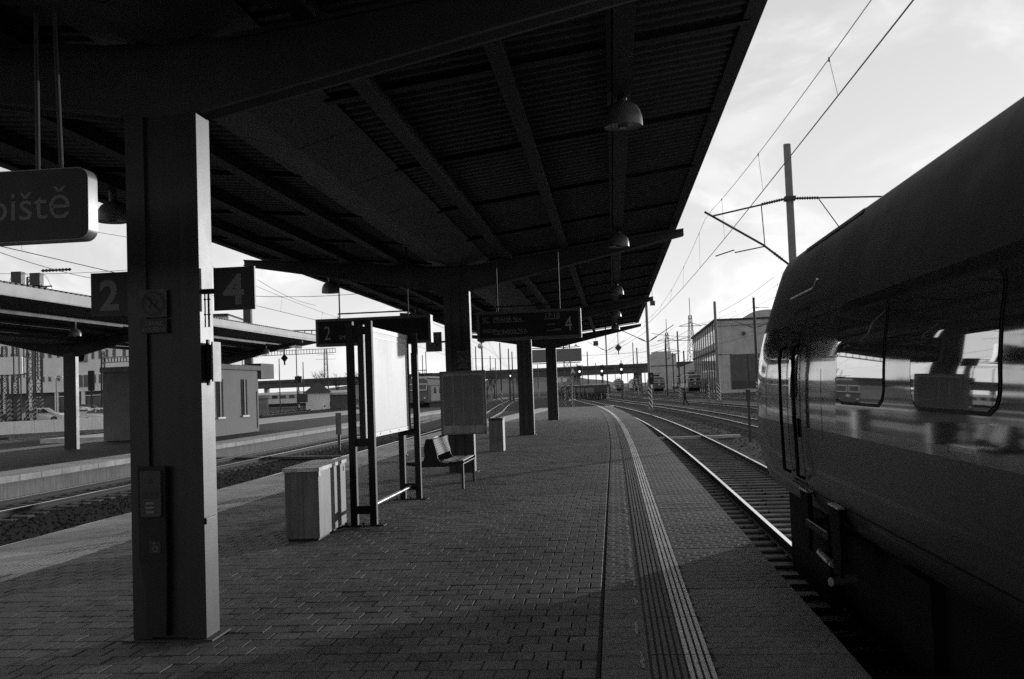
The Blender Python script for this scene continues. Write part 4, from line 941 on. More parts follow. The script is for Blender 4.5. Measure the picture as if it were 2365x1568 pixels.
# ------------------------------------------------------------------ engine shed, block tower, bridge, pylons
sh_ = thing('engine_shed', 'big engine shed with tall side windows and dark doors', 'building', LS(21.9, 212, GROUND), HEAD - .018)
HB = 15.2; LB = 82; WB = 34
m = MB(); m.box(0, WB, 0, LB, 0, HB); m.obj('wall', 'wall_brick', sh_)
m = MB(); m.box(-.4, WB + .4, -.25, LB + .3, HB, HB + .35); m.obj('roof_edge', 'roof_dark', sh_)
m = MB(); n = 14; arc = [(11 + 4.6 * math.cos(math.pi * k / n), HB + .35 + 1.7 * math.sin(math.pi * k / n)) for k in range(n + 1)]; m.prism(arc, 'y', 2, LB - 2); m.obj('barrel_roof', 'wall_brick', sh_)
m = MB(); m.box(-.25, -.005, .8, LB - 1, 9.0, 9.35); m.obj('string_course', 'roof_dark', sh_)
for k in range(11):
    y = 3.2 + k * 7.2
    m = MB(); m.box(-.22, -.005, y - 3.0, y - 2.65, 0, HB - .2); m.obj('wall_pilaster', 'wall_dark', sh_)
    for q in (0, 1):
        for z0, z1 in ((10.6, 13.6), (4.6, 8.2), (.6, 3.3)):
            m = MB(); yy = y - 1.2 + q * 2.3; m.box(-.06, -.006, yy, yy + 1.35, z0, z1); w_ = m.obj('window', 'frame_white' if z0 > 4 else 'window_dark', sh_)
            if z0 > 4: m = MB(); m.box(-.09, -.062, yy + .1, yy + 1.25, z0 + .1, z1 - .1); m.obj('pane', 'window_sky', w_)
for x0, x1 in ((2.6, 10.4), (13.4, 21), (24, 31)):
    m = MB(); m.box(x0, x1, -.12, -.005, .8, 8.0); d_ = m.obj('shed_door', 'wall_dark', sh_); m = MB(); m.box(x0 + .2, x1 - .2, -.2, -.125, .8, 2.4); m.obj('kick_panel', 'mast_dark', d_)
    m = MB(); m.box(x0 + 3.55, x0 + 3.65, -.16, -.122, .8, 8.0); m.obj('door_joint', 'steel_black', d_)
m = MB(); m.box(.05, .9, -.14, -.005, 0, HB - .1); m.obj('corner_strip', 'wall_mid', sh_)
m = MB(); m.tube([(5.6, -.1, 12.3), (5.6, -.4, 12.3)], .4, 10); m.obj('wall_lamp', 'mast_dark', sh_)
m = MB(); m.prism([(8.2, 6.8), (8.7, 7.3), (9.2, 6.8), (8.7, 6.3)], 'y', -.2, -.125); m.obj('door_badge', 'frame_white', sh_)
m = MB(); m.box(-1, WB, -.3, -.26, HB - 1.2, HB - 1.1); m.obj('front_cable', 'mast_dark', sh_)
t = thing('office_block', 'plain grey block tower left of the engine shed', 'building', at(1502, 893, 400).xyz, HEAD); t.location.z = GROUND
w_ = 62 * 400 / 2300; hb = (at(1530, 812, 400).z - GROUND); m = MB(); m.box(0, w_, 0, 12, 0, hb - .9); m.obj('wall', 'wall_brick', t); m = MB(); m.box(w_*.12, w_*.82, .5, 11, hb - .9, hb); m.obj('roof_house', 'wall_brick', t); m = MB(); m.box(-.1, w_ + .1, -.2, -.02, hb*.62, hb*.64); m.obj('ledge', 'wall_dark', t)
t = thing('low_annex', 'low annex between block tower and engine shed', 'building', at(1562, 893, 380), HEAD); t.location.z = GROUND; m = MB(); m.prism([(0, 0), (9.5, 0), (9.5, 11), (0, 7.8)], 'y', 0, 10); m.obj('wall', 'wall_brick', t)
br = thing('road_bridge', 'long low road bridge crossing behind the whole yard', 'bridge', (0, 0, 0))
ba, bb = at(700, 889, 560), at(1505, 851, 480); ba.z = bb.z = 10.2
def bpt(t, o=0): return ba + (bb - ba) * t
m = MB(); d_ = (bb - ba).normalized()
a0, b0 = ba - d_ * 260, bb + d_ * 40; m.bar(Vector((a0.x, a0.y, 8.6)), Vector((b0.x, b0.y, 8.6)), 12, 2.6); m.obj('deck', 'bridge', br)
m = MB(); m.bar(Vector((a0.x, a0.y, 10.9)), Vector((b0.x, b0.y, 10.9)), 12.3, 1.6); m.obj('parapet', 'hill', br)
for k in range(16):
    p = a0 + (b0 - a0) * (k + .5) / 16; m = MB(); m.box(-1, 1, -4, 4, GROUND, 7.3); m.obj('pier', 'bridge_pale', br, (p.x, p.y, 0), .1)
m = MB(); a1, b1 = at(640, 900, 640), at(1270, 880, 640); m.bar((a1.x, a1.y, 2.2), (b1.x, b1.y, 2.2), 1, 6.5); tag(m.obj('noise_wall', 'bridge_pale'), 'pale wall seen under the far bridge', 'wall')
for i, (x, yt, d, lb) in enumerate(((1601, 685, 700, 'taller power pylon behind the yard left of the shed'), (1545, 735, 800, 'smaller power pylon behind the block tower'))):
    b = at(x, 890, d); b.z = GROUND; h = at(x, yt, d).z; t = thing('power_pylon', lb, 'pylon', b, .2); m = MB(); lattice(m, h * .8, 3.2, .8, 12, .22); m.tube([(0, 0, h*.8), (0, 0, h)], .25, 5); m.obj('lattice', 'mast_dark', t)
    for z, w in ((.52, 11), (.68, 8.5)):
        m = MB(); m.bar((-w, 0, h*z), (w, 0, h*z), .4); m.bar((-w, 0, h*z), (0, 0, h*z + 2.4), .3); m.bar((w, 0, h*z), (0, 0, h*z + 2.4), .3); m.obj('cross_arm', 'mast_dark', t)

# ------------------------------------------------------------------ rolling stock
def loco(label, p, rz, group='parked locomotives in the yard', dark=False, L=15.5):
    t = thing('locomotive', label, 'locomotive', (p.x, p.y, RAIL), rz, group)
    pf = [(-1.5, 1.0), (1.5, 1.0), (1.5, 3.1), (1.32, 3.75), (.9, 3.98), (-.9, 3.98), (-1.32, 3.75), (-1.5, 3.1)]
    m = MB(); n = len(pf); rings = [(0.0, 1, 2.2), (.0, 1, 9), (.55, 1, 9)]
    v = [(x, (.0 if z < 2.3 else (z - 2.3) * .35), z) for x, z in pf] + [(x, .9, z) for x, z in pf] + [(x, L, z) for x, z in pf]
    m.add(v, [tuple(range(n))] + [(i*n+k, i*n+(k+1) % n, (i+1)*n+(k+1) % n, (i+1)*n+k) for i in range(2) for k in range(n)] + [tuple(2*n + k for k in range(n))]); m.obj('body', 'loco_red', t)
    for sg in (-1, 1):
        m = MB(); m.box(sg*1.502 - .01, sg*1.502 + .01, 1.6, L - 1.6, 1.15, 3.0); m.obj('side_panel', 'loco_side' if not dark else 'wall_mid', t)
        for k in range(4):
            m = MB(); y = 3.2 + k * 2.9; m.box(sg*1.52 - .012, sg*1.52 + .012, y, y + 1.2, 2.1, 2.85); m.obj('side_window', 'window_dark', t)
        fr1 = MB(); yv = lambda z: (z - 2.3) * .35 - .03; x0, x1 = (-1.38, -.08) if sg < 0 else (.08, 1.38)
        fr1.add([(x0, yv(2.5), 2.5), (x1, yv(2.5), 2.5), (x1, yv(3.32), 3.32), (x0, yv(3.32), 3.32)], [(0, 1, 2, 3)]); wf = fr1.obj('windscreen', 'frame_white', t)
        m = MB(); e = .09; m.add([(x0 + e, yv(2.6) - .02, 2.59), (x1 - e, yv(2.6) - .02, 2.59), (x1 - e, yv(3.24) - .02, 3.23), (x0 + e, yv(3.24) - .02, 3.23)], [(0, 1, 2, 3)]); m.obj('pane', 'window_dark', wf)
        m = MB(); m.tube([(sg * .875, -.55, 1.02), (sg * .875, 0, 1.02)], .1, 10); m.tube([(sg * .875, -.6, 1.02), (sg * .875, -.54, 1.02)], .24, 12); m.obj('buffer', 'steel_black', t)
        m = MB(); m.tube([(sg * 1.1, -.05, 1.55), (sg * 1.1, .02, 1.55)], .12, 10); m.obj('headlight', 'frame_white', t)
    m = MB(); m.box(-1.3, 1.3, 1.5, L - 1.5, .25, .98); m.obj('bogie', 'steel_black', t)
    m = MB(); m.box(-1.1, 1.1, 2.2, L - 2.5, 3.99, 4.25); m.obj('roof_hatch', 'loco_light', t)
    m = MB(); y = 2.2
    for s_ in (-.6, .6):
        m.bar((s_, y, 4.25), (s_ * .5, y + 1.5, 4.75), .07); m.bar((s_ * .5, y + 1.5, 4.75), (s_, y + .2, 5.0), .06)
    m.bar((-.9, y + .2, 5.02), (.9, y + .2, 5.02), .1); m.obj('pantograph', 'steel_black', t); m = MB(); m.bar((-.7, y + 2.6, 4.5), (.7, y + 2.6, 4.5), .35); m.obj('roof_insulator', 'steel_black', t); m = MB(); m.box(-.8, .8, 5.5, 6.0, 4.25, 4.7); m.obj('roof_box', 'steel_black', t)
    m = MB(); m.box(-.3, .3, -.03, 0, 1.9, 2.3) if False else m.tube([(0, -.02, 2.0), (0, -.05, 2.0)], .24, 12); m.obj('emblem', 'loco_side', t)
    return t
HL = HEAD + .07
for x, y, d, lb in ((1606, 905, 232, 'largest parked locomotive in front of the engine shed'), (1523, 903, 262, 'parked locomotive right of the striped mast'), (1472, 899, 340, 'small parked locomotive in the middle distance'), (1432, 898, 360, 'small parked locomotive behind the dark wagon'), (1575, 900, 330, 'locomotive half hidden behind the largest one')):
    loco(lb, at(x, y, d), HL)
lc = loco('dark locomotive standing left behind the notice frame', at(962, 950, 122), HEAD - .05, 'parked locomotives in the yard', True)
def wagon(label, p, rz, h=1.2, L=12):
    t = thing('freight_wagon', label, 'wagon', (p.x, p.y, RAIL), rz, 'dark flat wagons beyond the platform end')
    m = MB(); m.box(-1.4, 1.4, 0, L, .95, 1.25); m.obj('floor', 'steel_black', t)
    m = MB(); m.box(-1.4, 1.4, .0, .12, 1.25, 1.25 + h); m.obj('end_wall', 'steel_dark', t); m = MB(); m.box(-1.35, 1.35, -.05, .05, 1.3 + h, 1.42 + h); m.obj('top_rail', 'frame_white', t)
    for sg in (-1, 1):
        m = MB(); m.box(sg*1.4 - .05, sg*1.4 + .05, .12, L, 1.25, 1.25 + h * .6); m.obj('side_wall', 'steel_dark', t)
        m = MB(); m.tube([(sg * .875, -.5, 1.02), (sg * .875, 0, 1.02)], .18, 10); m.obj('buffer', 'steel_black', t)
        for y in (2, 4, 8.5, 10.5): m = MB(); m.tube([(sg * .7, y, .45), (sg * .85, y, .45)], .45, 12); m.obj('wheel', 'steel_black', t)
    for y in (3, 6, 9):
        m = MB(); m.box(-1.45, -1.38, y, y + .1, 1.25, 2.6); m.obj('stake', 'steel_dark', t); m = MB(); m.box(1.38, 1.45, y, y + .1, 1.25, 2.6); m.obj('stake', 'steel_dark', t)
    return t
w0 = ground_at(1392, 930, RAIL); w0 = at(1392, 918, 175); wd = Vector((-math.sin(HEAD + .16), math.cos(HEAD + .16), 0))
for k in range(5): wagon(['nearest dark flat wagon with a pale top rail', 'second dark wagon in the row beyond the platform end', 'third dark wagon in the row beyond the platform end', 'fourth dark wagon in the row beyond the platform end', 'last dark wagon in the row beyond the platform end'][k], w0 + wd * (13.5 * k), HEAD + .16)
# distant railcar on the left
t = thing('railcar', 'pale distant railcar with dark windows left of the small house', 'train', at(555, 941, 225), math.radians(-72)); t.location.z = RAIL
t.rotation_euler.z = -math.pi/2 + .35
m = MB(); m.prism([(-1.4, .9), (1.4, .9), (1.4, 2.0), (1.4, 3.0), (1.1, 3.5), (-1.1, 3.5), (-1.4, 3.0)], 'y', 0, 24); m.obj('body', 'loco_light', t)
m = MB(); m.box(-1.42, 1.42, -.02, 24.02, 2.0, 2.95); m.obj('window_stripe', 'wall_mid', t)
for k in range(12):
    for sg in (-1, 1): m = MB(); y = 1.2 + k * 1.9; m.box(sg*1.43 - .01, sg*1.43 + .01, y, y + 1.2, 2.1, 2.8); m.obj('window', 'window_dark', t)
for y in (4.2, 15.2):
    for sg in (-1, 1): m = MB(); m.box(sg*1.44 - .01, sg*1.44 + .01, y, y + 1.3, 1.0, 2.95); m.obj('door', 'wall_dark', t)
m = MB(); m.box(-1.3, 1.3, .5, 23.5, .2, .88); m.obj('underframe', 'steel_black', t)

# ------------------------------------------------------------------ worker walking across the yard
def person(label, loc, rz, h=1.76):
    t = thing('person', label, 'person', loc, rz)
    J = dict(pel=(0, 0, .95), sp=(0, .02, 1.2), ch=(0, .03, 1.40), nk=(0, .04, 1.52), hd=(0, .05, 1.66), hl=(-.1, 0, .92), kl=(-.13, .16, .52), al=(-.13, .12, .10), tl=(-.14, .28, .04), hr=(.1, 0, .92), kr=(.14, -.06, .50), ar=(.17, -.36, .12), tr=(.18, -.22, .03),
             sl=(-.19, .03, 1.42), el=(-.27, -.05, 1.15), wl=(-.26, .06, .90), fl=(-.25, .10, .80), sr=(.19, .03, 1.42), er=(.28, .02, 1.15), wr=(.25, .18, .95), fr=(.23, .22, .86))
    E_ = [('pel', 'sp'), ('sp', 'ch'), ('ch', 'nk'), ('nk', 'hd'), ('pel', 'hl'), ('hl', 'kl'), ('kl', 'al'), ('al', 'tl'), ('pel', 'hr'), ('hr', 'kr'), ('kr', 'ar'), ('ar', 'tr'), ('ch', 'sl'), ('sl', 'el'), ('el', 'wl'), ('wl', 'fl'), ('ch', 'sr'), ('sr', 'er'), ('er', 'wr'), ('wr', 'fr')]
    RR = dict(pel=.16, sp=.155, ch=.17, nk=.07, hd=.10, hl=.11, kl=.085, al=.065, tl=.045, hr=.11, kr=.085, ar=.065, tr=.045, sl=.085, el=.065, wl=.05, fl=.042, sr=.085, er=.065, wr=.05, fr=.042)
    K = list(J); me = bpy.data.meshes.new('body'); me.from_pydata([J[k] for k in K], [(K.index(a), K.index(b)) for a, b in E_], [])
    o = bpy.data.objects.new('body', me); COL.objects.link(o); o.parent = t
    mod = o.modifiers.new('skin', 'SKIN'); 
    for i, k in enumerate(K): me.skin_vertices[0].data[i].radius = (RR[k], RR[k] * .85); me.skin_vertices[0].data[i].use_root = (k == 'pel')
    sb = o.modifiers.new('sub', 'SUBSURF'); sb.levels = 2; sb.render_levels = 2; me.materials.append(MATS['cloth_dark'])
    m = MB(); m.lathe([(0, .22), (.085, .2), (.115, .1), (.105, .03), (.11, .0)], 14, (0, .045, 1.62)); m.obj('cap', 'cloth_dark', t, smooth=True)
    m = MB(); m.lathe([(0, .12), (.075, .1), (.088, .03), (.07, -.06), (.03, -.1)], 12, (0, .065, 1.63)); m.obj('face', 'skin', t, smooth=True)
    m = MB(); m.prism([(-.24, .82), (.24, .82), (.215, 1.2), (.22, 1.44), (.09, 1.52), (-.09, 1.52), (-.22, 1.44), (-.215, 1.2)], 'y', -.12, .15); m.obj('jacket', 'cloth_dark', t)
    return t
person('worker in dark clothes walking across the yard tracks', ground_at(1583.5, 937), math.radians(70))

# ------------------------------------------------------------------ left: neighbouring canopy, kiosk, wall, cars, building
CL2 = -22.2
c2 = thing('platform_canopy', 'low neighbouring canopy with pale fascia over the left platform', 'canopy', LS(CL2, 0, LZ), HEAD)
def rz2(dx): return 4.50 + max(0, abs(dx) - .5) / 4.2 * .62
for s in (7.0, 23.0, 39.0, 55.0):
    m = MB(); m.box(-.265, .265, -.115, .115, 0, 3.95); m.obj('pillar', 'pillar_paint', c2, (0, s, 0))
    m = MB()
    for sg in (1, -1): m.prism([(0, 3.82), (sg*.3, 3.80), (sg*4.75, rz2(4.75) - .26), (sg*4.75, rz2(4.75) - .13), (0, 4.36)], 'y', -.1, .1)
    m.obj('roof_beam', 'canopy_steel', c2, (0, s, 0))
s = -10.0
while s < 59:
    e = min(s + 5, 59.5)
    for sg in (1, -1):
        m = MB(); m.prism([(sg*.5, rz2(.5)), (sg*4.7, rz2(4.7)), (sg*4.7, rz2(4.7) + .05), (sg*.5, rz2(.5) + .05)], 'y', s, e - .01); m.obj('roof_sheet', 'canopy_sheet', c2)
    s = e
for dx in (-3.3, -2.2, -1.1, 1.1, 2.2, 3.3): m = MB(); m.box(dx - .05, dx + .05, -10, 59.3, rz2(dx) - .16, rz2(dx) - .004); m.obj('purlin', 'canopy_fascia', c2)
for sg in (1, -1): m = MB(); x = sg * 4.72; m.box(x - .02, x + .02, -10, 59.6, rz2(4.7) - .06, rz2(4.7) + .30); m.obj('edge_fascia', 'far_fascia', c2)
m = MB(); s = -10
while s < 59.4: m.box(4.66, 4.74, s, s + .17, rz2(4.7) + .30, rz2(4.7) + .36); s += .3
o = m.obj('roof_rib_ends', 'steel_black', c2); o['kind'] = 'stuff'
m = MB(); m.box(-.6, .6, -10, 59.3, 4.33, 4.49); m.obj('gutter_casing', 'gutter_panel', c2)
for s, lb in ((33.5, 'bell lamp under the neighbouring canopy, left of the near pillar'), (53.0, 'bell lamp at the tip of the neighbouring canopy')):
    bell_lamp(lb, CL2 + 3.3, s, 4.12, 4.75, .22)
kz = LZ; kk = thing('platform_kiosk', 'flat-roofed waiting kiosk with two narrow windows on the left platform', 'kiosk', LS(-24.9, 46.6, kz), HEAD)
m = MB(); m.box(0, 5.3, 0, 7.0, 0, 3.35); m.obj('wall', 'kiosk_wall', kk)
m = MB(); m.box(-.1, 5.45, -.1, 7.1, 3.35, 3.6); m.obj('roof_slab', 'concrete', kk)
m = MB(); m.box(4.7, 5.45, 7.1, 9.2, 2.9, 3.75); m.obj('end_canopy', 'kiosk_wall', kk)
for y in (1.1, 4.4):
    m = MB(); m.box(5.302, 5.32, y, y + .85, .95, 2.85); w_ = m.obj('window', 'window_dark', kk); m = MB(); m.box(5.3, 5.42, y - .05, y + .9, .86, .94); m.obj('sill', 'frame_white', w_); m = MB(); m.box(5.322, 5.36, y + .35, y + .5, .95, 2.85); m.obj('frame', 'mast_grey', w_)
m = MB(); m.box(5.305, 5.34, 6.7, 6.78, .2, 2.2); m.obj('downpipe', 'steel_black', kk)
t = thing('wall_clock_box', 'dark box hanging under the neighbouring canopy by its pillar', 'sign', at(330*.5, 0, 1)); t.location = at(163 + 20, 822, 42); m = MB(); m.prism([(-.35, -.22), (.25, -.22), (.33, .2), (-.3, .12)], 'y', -.15, .15); m.obj('case', 'steel_black', t); m = MB(); m.tube([(.1, 0, .2), (.1, 0, .6)], .03, 6); m.obj('hanger', 'steel_black', t)
# retaining wall
wa, wb = ground_at(-120, 1024), ground_at(252, 1001)
rw = thing('retaining_wall', 'pale concrete retaining wall beyond the left tracks', 'wall', (0, 0, 0)); n = 8
for k in range(n):
    a, b = wa + (wb - wa) * k / n, wa + (wb - wa) * (k + .985) / n; m = MB(); m.bar((a.x, a.y, GROUND + .68), (b.x, b.y, GROUND + .68), .35, 1.36); m.obj('wall_panel', 'wall_pale', rw)
m = MB(); a, b = wa, wb; m.bar((a.x, a.y - .25, GROUND + .2), (b.x, b.y - .25, GROUND + .2), .2, .4); m.obj('wall_foot', 'concrete', rw)
# cars above the wall
def car(label, p, rz, paint, L=4.2):
    t = thing('parked_car', label, 'car', p, rz, 'cars parked behind the retaining wall')
    prof = [(-2.1, .3), (-2.1, .75), (-1.95, .95), (-1.55, 1.02), (-1.1, 1.42), (-.6, 1.5), (.35, 1.46), (1.0, 1.0), (1.75, .85), (2.05, .65), (2.1, .3)]
    m = MB(); n = len(prof); v = [(x, -(.82 if z < 1.05 else .62), z) for x, z in prof] + [(x, (.82 if z < 1.05 else .62), z) for x, z in prof]
    m.add(v, [tuple(range(n)), tuple(range(n, 2*n))] + [(i, (i+1) % n, (i+1) % n + n, i + n) for i in range(n)]); m.obj('body', paint, t)
    gl = [(-1.48, 1.02), (-1.06, 1.38), (-.58, 1.44), (.32, 1.40), (.88, 1.02)]
    for sg in (-1, 1): m = MB(); m.add([(x, sg * ((.835 if z < 1.05 else .655)), z) for x, z in gl], [tuple(range(5))]); m.obj('side_window', 'window_dark', t); m = MB(); m.box(-.33, -.27, sg*.76 - .09, sg*.76 + .09, 1.02, 1.42); m.obj('door_pillar', paint, t)
    m = MB(); m.add([(.42, -.56, 1.44), (.42, .56, 1.44), (1.04, .7, 1.0), (1.04, -.7, 1.0)], [(0, 1, 2, 3)]); m.obj('windscreen', 'window_dark', t)
    for x in (-1.3, 1.3):
        for sg in (-1, 1): m = MB(); m.tube([(x, sg*.68, .31), (x, sg*.86, .31)], .31, 16); w_ = m.obj('wheel', 'tyre', t); m = MB(); m.tube([(x, sg*.861, .31), (x, sg*.87, .31)], .19, 12); m.obj('rim', 'mast_grey', w_)
    for sg in (-1, 1): m = MB(); m.box(1.95, 2.09, sg*.6 - .16, sg*.6 + .16, .62, .74); m.obj('headlight', 'frame_white', t)
    return t
for x, y, d, rz, pn, lb in ((100, 977, 100, .1, 'car_white', 'white hatchback behind the wall left of the canopy pillar'), (178, 975, 103, math.pi + .1, 'car_white', 'white car just right of the canopy pillar'), (240, 977, 97, -.25, 'car_white', 'light car with dark bonnet beside the kiosk'), (58, 978, 103, .05, 'car_dark', 'dark car behind the wall, at the far left'), (205, 968, 112, .2, 'car_dark', 'dark car roof showing behind the white cars'), (262, 965, 115, .2, 'car_dark', 'dark car roof close to the kiosk corner')):
    p = at(x, y - 29, d); p.z -= 1.22; car(lb, p, rz, pn)
# station building
bd = thing('station_building', 'pale four-storey station building with dark ground floor, far left', 'building', at(-80, 930, 150), 0.06); bd.location.z = GROUND
ZB = lambda y: at(150, y, 150).z - GROUND
XB = lambda x: (x + 80) * 150 / 2290
m = MB(); m.box(0, XB(520), 0, 14, ZB(905), ZB(740)); m.obj('wall', 'wall_pale', bd)
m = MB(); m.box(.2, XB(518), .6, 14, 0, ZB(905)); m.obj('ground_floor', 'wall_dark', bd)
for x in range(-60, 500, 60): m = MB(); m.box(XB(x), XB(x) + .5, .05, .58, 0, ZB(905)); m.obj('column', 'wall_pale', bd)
for x0, x1, ya, yb in [(56, 66, 867, 880), (106, 114, 867, 880), (89, 99, 867, 880), (56, 66, 811, 825), (89, 99, 811, 825), (106, 116, 811, 825), (157, 167, 866, 879), (126, 134, 866, 879), (157, 167, 811, 825), (22, 32, 867, 880), (22, 32, 811, 825), (126, 134, 811, 825), (-10, 4, 867, 880), (-10, 4, 811, 825),
        (174, 197, 866, 896), (205, 215, 866, 888), (220, 229, 866, 888), (174, 197, 800, 838), (204, 212, 808, 831), (220, 229, 808, 831), (236, 244, 808, 831), (252, 261, 808, 831), (236, 244, 866, 888), (252, 261, 866, 888), (275, 284, 866, 888), (275, 284, 808, 831), (290, 299, 808, 831)]:
    m = MB(); m.box(XB(x0), XB(x1), -.04, -.004, ZB(yb), ZB(ya)); w_ = m.obj('window', 'frame_white', bd)
    m = MB(); e = .07; xm = (XB(x0) + XB(x1)) / 2
    m.box(XB(x0) + e, XB(x1) - e, -.07, -.043, ZB(yb) + e, ZB(ya) - e); m.obj('pane', 'window_dark', w_)
    if x1 - x0 > 15: m = MB(); m.box(xm - .05, xm + .05, -.09, -.072, ZB(yb), ZB(ya)); m.obj('mullion', 'frame_white', w_)
m = MB(); m.box(-.3, XB(520), -.4, 14, ZB(740), ZB(735)); m.obj('roof_edge', 'roof_dark', bd)
for x0, x1 in ((60, 88), (120, 140), (180, 198), (205, 250)): m = MB(); m.box(XB(x0), XB(x1), .5, .58, .3, ZB(918)); m.obj('entrance_bay', 'window_dark', bd); m = MB(); m.box(XB(x0) - .1, XB(x1) + .1, .38, .5, ZB(916), ZB(914)); m.obj('lintel', 'wall_pale', bd)
# lattice masts and switchgear on the left
for x, yt, yb, d, lb in ((12, 800, 985, 92, 'dense lattice mast at the far left picture edge'), (36, 800, 983, 96, 'lattice mast left of the white hatchback'), (72, 640, 980, 98, 'tall lattice mast between wall and building'), (90, 645, 980, 100, 'second tall lattice mast beside the first one'), (240, 812, 968, 105, 'slim lattice mast right of the wide windows')):
    lattice_mast(lb, x, yt, yb, d, .34 if x != 240 else .25, 16, x < 100, None, .06)
for x, y, lb in ((42, 645, 'left switch cabinet on the mast tops above the low roof'), (85, 648, 'right switch cabinet on the mast tops above the low roof')):
    t = thing('mast_switchgear', lb, 'switchgear', at(x, y + 32, 70)); z0 = 0
    m = MB(); m.box(-.36, .36, -.3, .3, .62, 1.5); m.obj('cabinet', 'steel_dark', t)
    m = MB()
    for dx in (-.38, 0, .34): m.tube([(dx, 0, -6), (dx, 0, .7)], .05, 6)
    m.obj('stand', 'steel_dark', t); m = MB(); m.bar((-1.6, -.1, .5), (1.0, .2, .58), .09); m.bar((-1.4, .3, .42), (.6, .3, .5), .06); m.obj('platform_grid', 'steel_dark', t)
    m = MB(); n = 10; m.tube([(.36 + .95 * k / n, 0, 1.45 - 1.9 * (k / n) ** 2) for k in range(n + 1)], .014, 5); m.tube([(-.36 - .35 * math.sin(math.pi * .5 * k / n), 0, 1.45 - 1.2 * (k / n)) for k in range(n + 1)], .014, 5); m.obj('jumper_cable', 'wire', t)
t = thing('shelter_panel', 'frosted pale panel box with dark rim among the left masts', 'panel', at(22, 845, 80)); m = MB(); w_ = 1.05; m.prism(rounded(2.3, 1.42, .18), 'y', -.3, .3); m.obj('panel', 'wall_pale', t); m = MB(); ring_pts = rounded(2.4, 1.52, .2); m.prism(ring_pts, 'y', .31, .36); m.obj('rim', 'steel_dark', t)
for dx in (-.9, .9): m = MB(); m.tube([(dx, 0, -.7), (dx, 0, -5.2)], .06, 6); m.obj('leg', 'steel_dark', t)
t = thing('street_lamp', 'two-armed pale street lamp before the station building', 'street lamp', at(131, 968, 118)); m = MB(); h_ = at(131, 872, 118).z - at(131, 968, 118).z; m.tube([(0, 0, 0), (0, 0, h_)], .06, 8); m.obj('post', 'mast_grey', t)
for sg in (-1, 1): m = MB(); m.bar((sg*.1, 0, h_), (sg*.75, 0, h_ + .1), .18, .12); m.obj('lamp_head', 'frame_white', t)
t = thing('yard_signal', 'tall dark signal with lit white bars before the station building', 'signal', at(212, 960, 104)); m = MB(); m.tube([(0, 0, -1), (0, 0, 4.6)], .08, 6); m.obj('post', 'mast_dark', t); m = MB(); m.box(-.3, .3, -.1, .15, 2.6, 4.7); m.obj('head', 'steel_black', t)
t = thing('gantry_mast', 'thick gantry mast rising behind the neighbouring canopy', 'mast', at(577, 930, 75)); t.location.z = GROUND; h_ = at(577, 708, 75).z - GROUND; m = MB(); m.box(-.28, .28, -.25, .25, 0, h_); m.obj('shaft', 'mast_dark', t)
m = MB(); 
for k in range(14): m.bar((-.5, 0, 1 + k * .5), (-.28, 0, 1 + k * .5), .05)
m.bar((-.5, 0, .8), (-.5, 0, 8), .05); m.obj('ladder', 'mast_dark', t)
def gantry_beam(label, a, b, h=.9, n=16):
    t = thing('gantry_beam', label, 'gantry', a); d = b - a; m = MB()
    for dz in (0, h): m.bar((0, 0, dz), (d.x, d.y, d.z + dz), .12)
    for k in range(n + 1): q = d * k / n; m.bar((q.x, q.y, q.z), (q.x, q.y, q.z + h), .09)
    m.obj('truss', 'mast_dark', t); return t
gantry_beam('ladder-like gantry beam left of the displays', at(655, 781, 110), at(990, 772, 120), .8, 22)
gantry_beam('far gantry beam behind the bare tree', at(600, 822, 210), at(775, 814, 215), .9, 26)
gantry_beam('gantry beam seen left of the kiosk roof', at(236, 838, 104), at(306, 834, 108), .55, 10)
lattice_mast('tall far lattice mast left of the notice frame', 754, 805, 895, 300, .7, 18, False, None, .10, ((1.8, 2.5), (3.2, 3.0)))
for x, yt, yb, d, lb in ((644, 828, 930, 170, 'thin mast above the distant railcar'), (684, 795, 925, 175, 'taller thin mast above the distant railcar'), (699, 836, 925, 180, 'leaning thin mast next to the small house')):
    tube_mast(lb, (x, x + 3), yt, yb, d, .10, False, 'mast_dark')
# small house with pyramid roof
hp = ground_at(707, 948); hh = thing('signal_house', 'small white trackside house with dark pyramid roof', 'building', hp, math.radians(10))
u_ = hp.y / 2300; wd_ = 54 * u_; hw = 40 * u_
m = MB(); m.box(0, wd_, 0, wd_, 0, hw); m.obj('wall', 'wall_pale', hh)
m = MB(); e = .45; c_ = wd_ / 2; m.add([(-e, -e, hw), (wd_ + e, -e, hw), (wd_ + e, wd_ + e, hw), (-e, wd_ + e, hw), (c_, c_, hw + 26 * u_)], [(0, 1, 4), (1, 2, 4), (2, 3, 4), (3, 0, 4), (3, 2, 1, 0)]); m.obj('roof', 'roof_dark', hh)
m = MB(); m.box(wd_ - 1.0, wd_ - .75, -.02, -.003, .5, .8); m.obj('vent', 'wall_dark', hh); m = MB(); m.box(wd_ + .1, wd_ + 3.2, .6, 4, 0, 2.6); m.obj('annex', 'wall_dark', hh); m = MB(); m.box(wd_ + .1, wd_ + 3.6, .3, 4.2, 2.6, 2.9); m.obj('annex_roof', 'wall_mid', hh)
t = thing('relay_signal', 'low trackside signal with dark box left of the small house', 'signal', ground_at(691, 949)); m = MB(); m.tube([(0, 0, 0), (0, 0, 6.2)], .12, 8); m.obj('post', 'mast_dark', t); m = MB(); m.box(-.6, .6, -.2, .2, 4.9, 6.1); m.obj('head', 'steel_black', t); m = MB(); m.box(-.2, 1.5, -.3, .3, 1.5, 3.0); m.obj('cabinet', 'steel_dark', t)
for q in range(3): m = MB(); m.box(-.16, .16, -.16, .16, .6 + q * 1.3, 1.1 + q * 1.3); m.obj('white_band', 'frame_white', t)
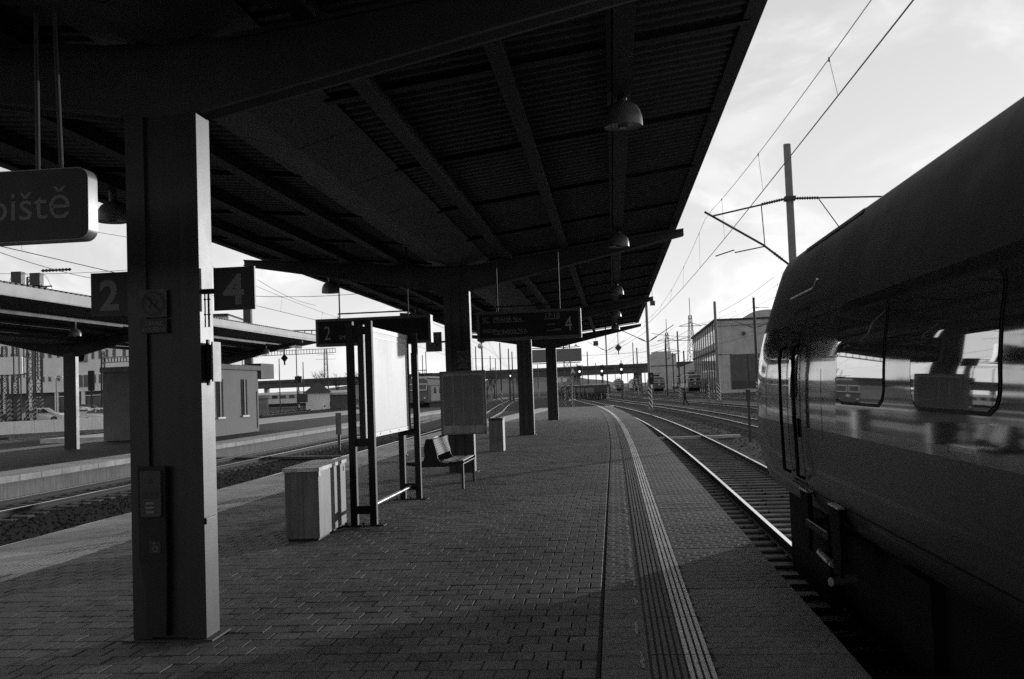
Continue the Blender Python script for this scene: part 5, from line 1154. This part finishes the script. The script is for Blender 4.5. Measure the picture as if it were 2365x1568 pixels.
t = thing('relay_box', 'pale leaning trackside box near the kiosk corner', 'cabinet', ground_at(607, 962)); m = MB(); m.box(-.7, .7, -.4, .4, 0, 2.4); m.obj('body', 'mast_grey', t); m = MB(); m.chamfer(-.8, .8, -.5, .5, 2.4, 2.7, .15); m.obj('cap', 'mast_grey', t)

# ------------------------------------------------------------------ hills and bare trees
hm = MB(); n = 140; R2 = random.Random(3)
for i in range(n + 1):
    a = math.radians(-60 + 120 * i / n); D = 1500; h_ = 14 + 7 * math.sin(i * .21) + 5 * math.sin(i * .53 + 1) + R2.uniform(0, 3) - (8 if a > .1 else 0)
    hm.v += [(D * math.sin(a), D * math.cos(a), GROUND - 1), ((D + 200) * math.sin(a), (D + 200) * math.cos(a), max(5, h_))]
hm.f = [(2*i, 2*i+2, 2*i+3, 2*i+1) for i in range(n)]; hm.m = [0] * n
tag(hm.obj('hills', 'hill'), 'low dark wooded hills along the horizon', kind='structure')
def bare_tree(label, p, h, seed, group='bare trees beyond the yard'):
    rr = random.Random(seed); t = thing('bare_tree', label, 'tree', p, 0, group)
    tk = MB(); cr = MB()
    def grow(q, d, ln, r, dep, mb):
        e = q + d * ln; mb.tube([q, e], [r, r * .72], 5 if dep < 2 else 3, caps=False)
        if dep == 5: return
        for _ in range(3 if dep < 4 else 2):
            nd = (d + Vector((rr.uniform(-.75, .75), rr.uniform(-.75, .75), rr.uniform(-.1, .55)))).normalized()
            grow(q + d * ln * rr.uniform(.55, 1), nd, ln * rr.uniform(.55, .8), r * .6, dep + 1, cr)
    grow(Vector((0, 0, 0)), Vector((0, 0, 1)), h * .36, h * .022, 0, tk)
    tk.obj('trunk', 'bark', t); o = cr.obj('crown', 'bark', t); o['kind'] = 'stuff'; return t
for i, (x, yb, yt, d, lb) in enumerate([(742, 895, 818, 260, 'upright bare tree left of the lattice mast'), (782, 895, 822, 250, 'spreading bare tree left of the notice frame posts'), (812, 895, 812, 240, 'bare tree between the frame posts'), (1125, 905, 838, 260, 'bare tree left of the third pillar'), (1142, 905, 842, 270, 'smaller bare tree left of the third pillar'), (1080, 905, 840, 260, 'bare tree right of the grey timetable board')]):
    p = at(x, yb, d); p.z = GROUND; bare_tree(lb, p, (yb - yt) * d / 2300 + 1.5, 20 + i)
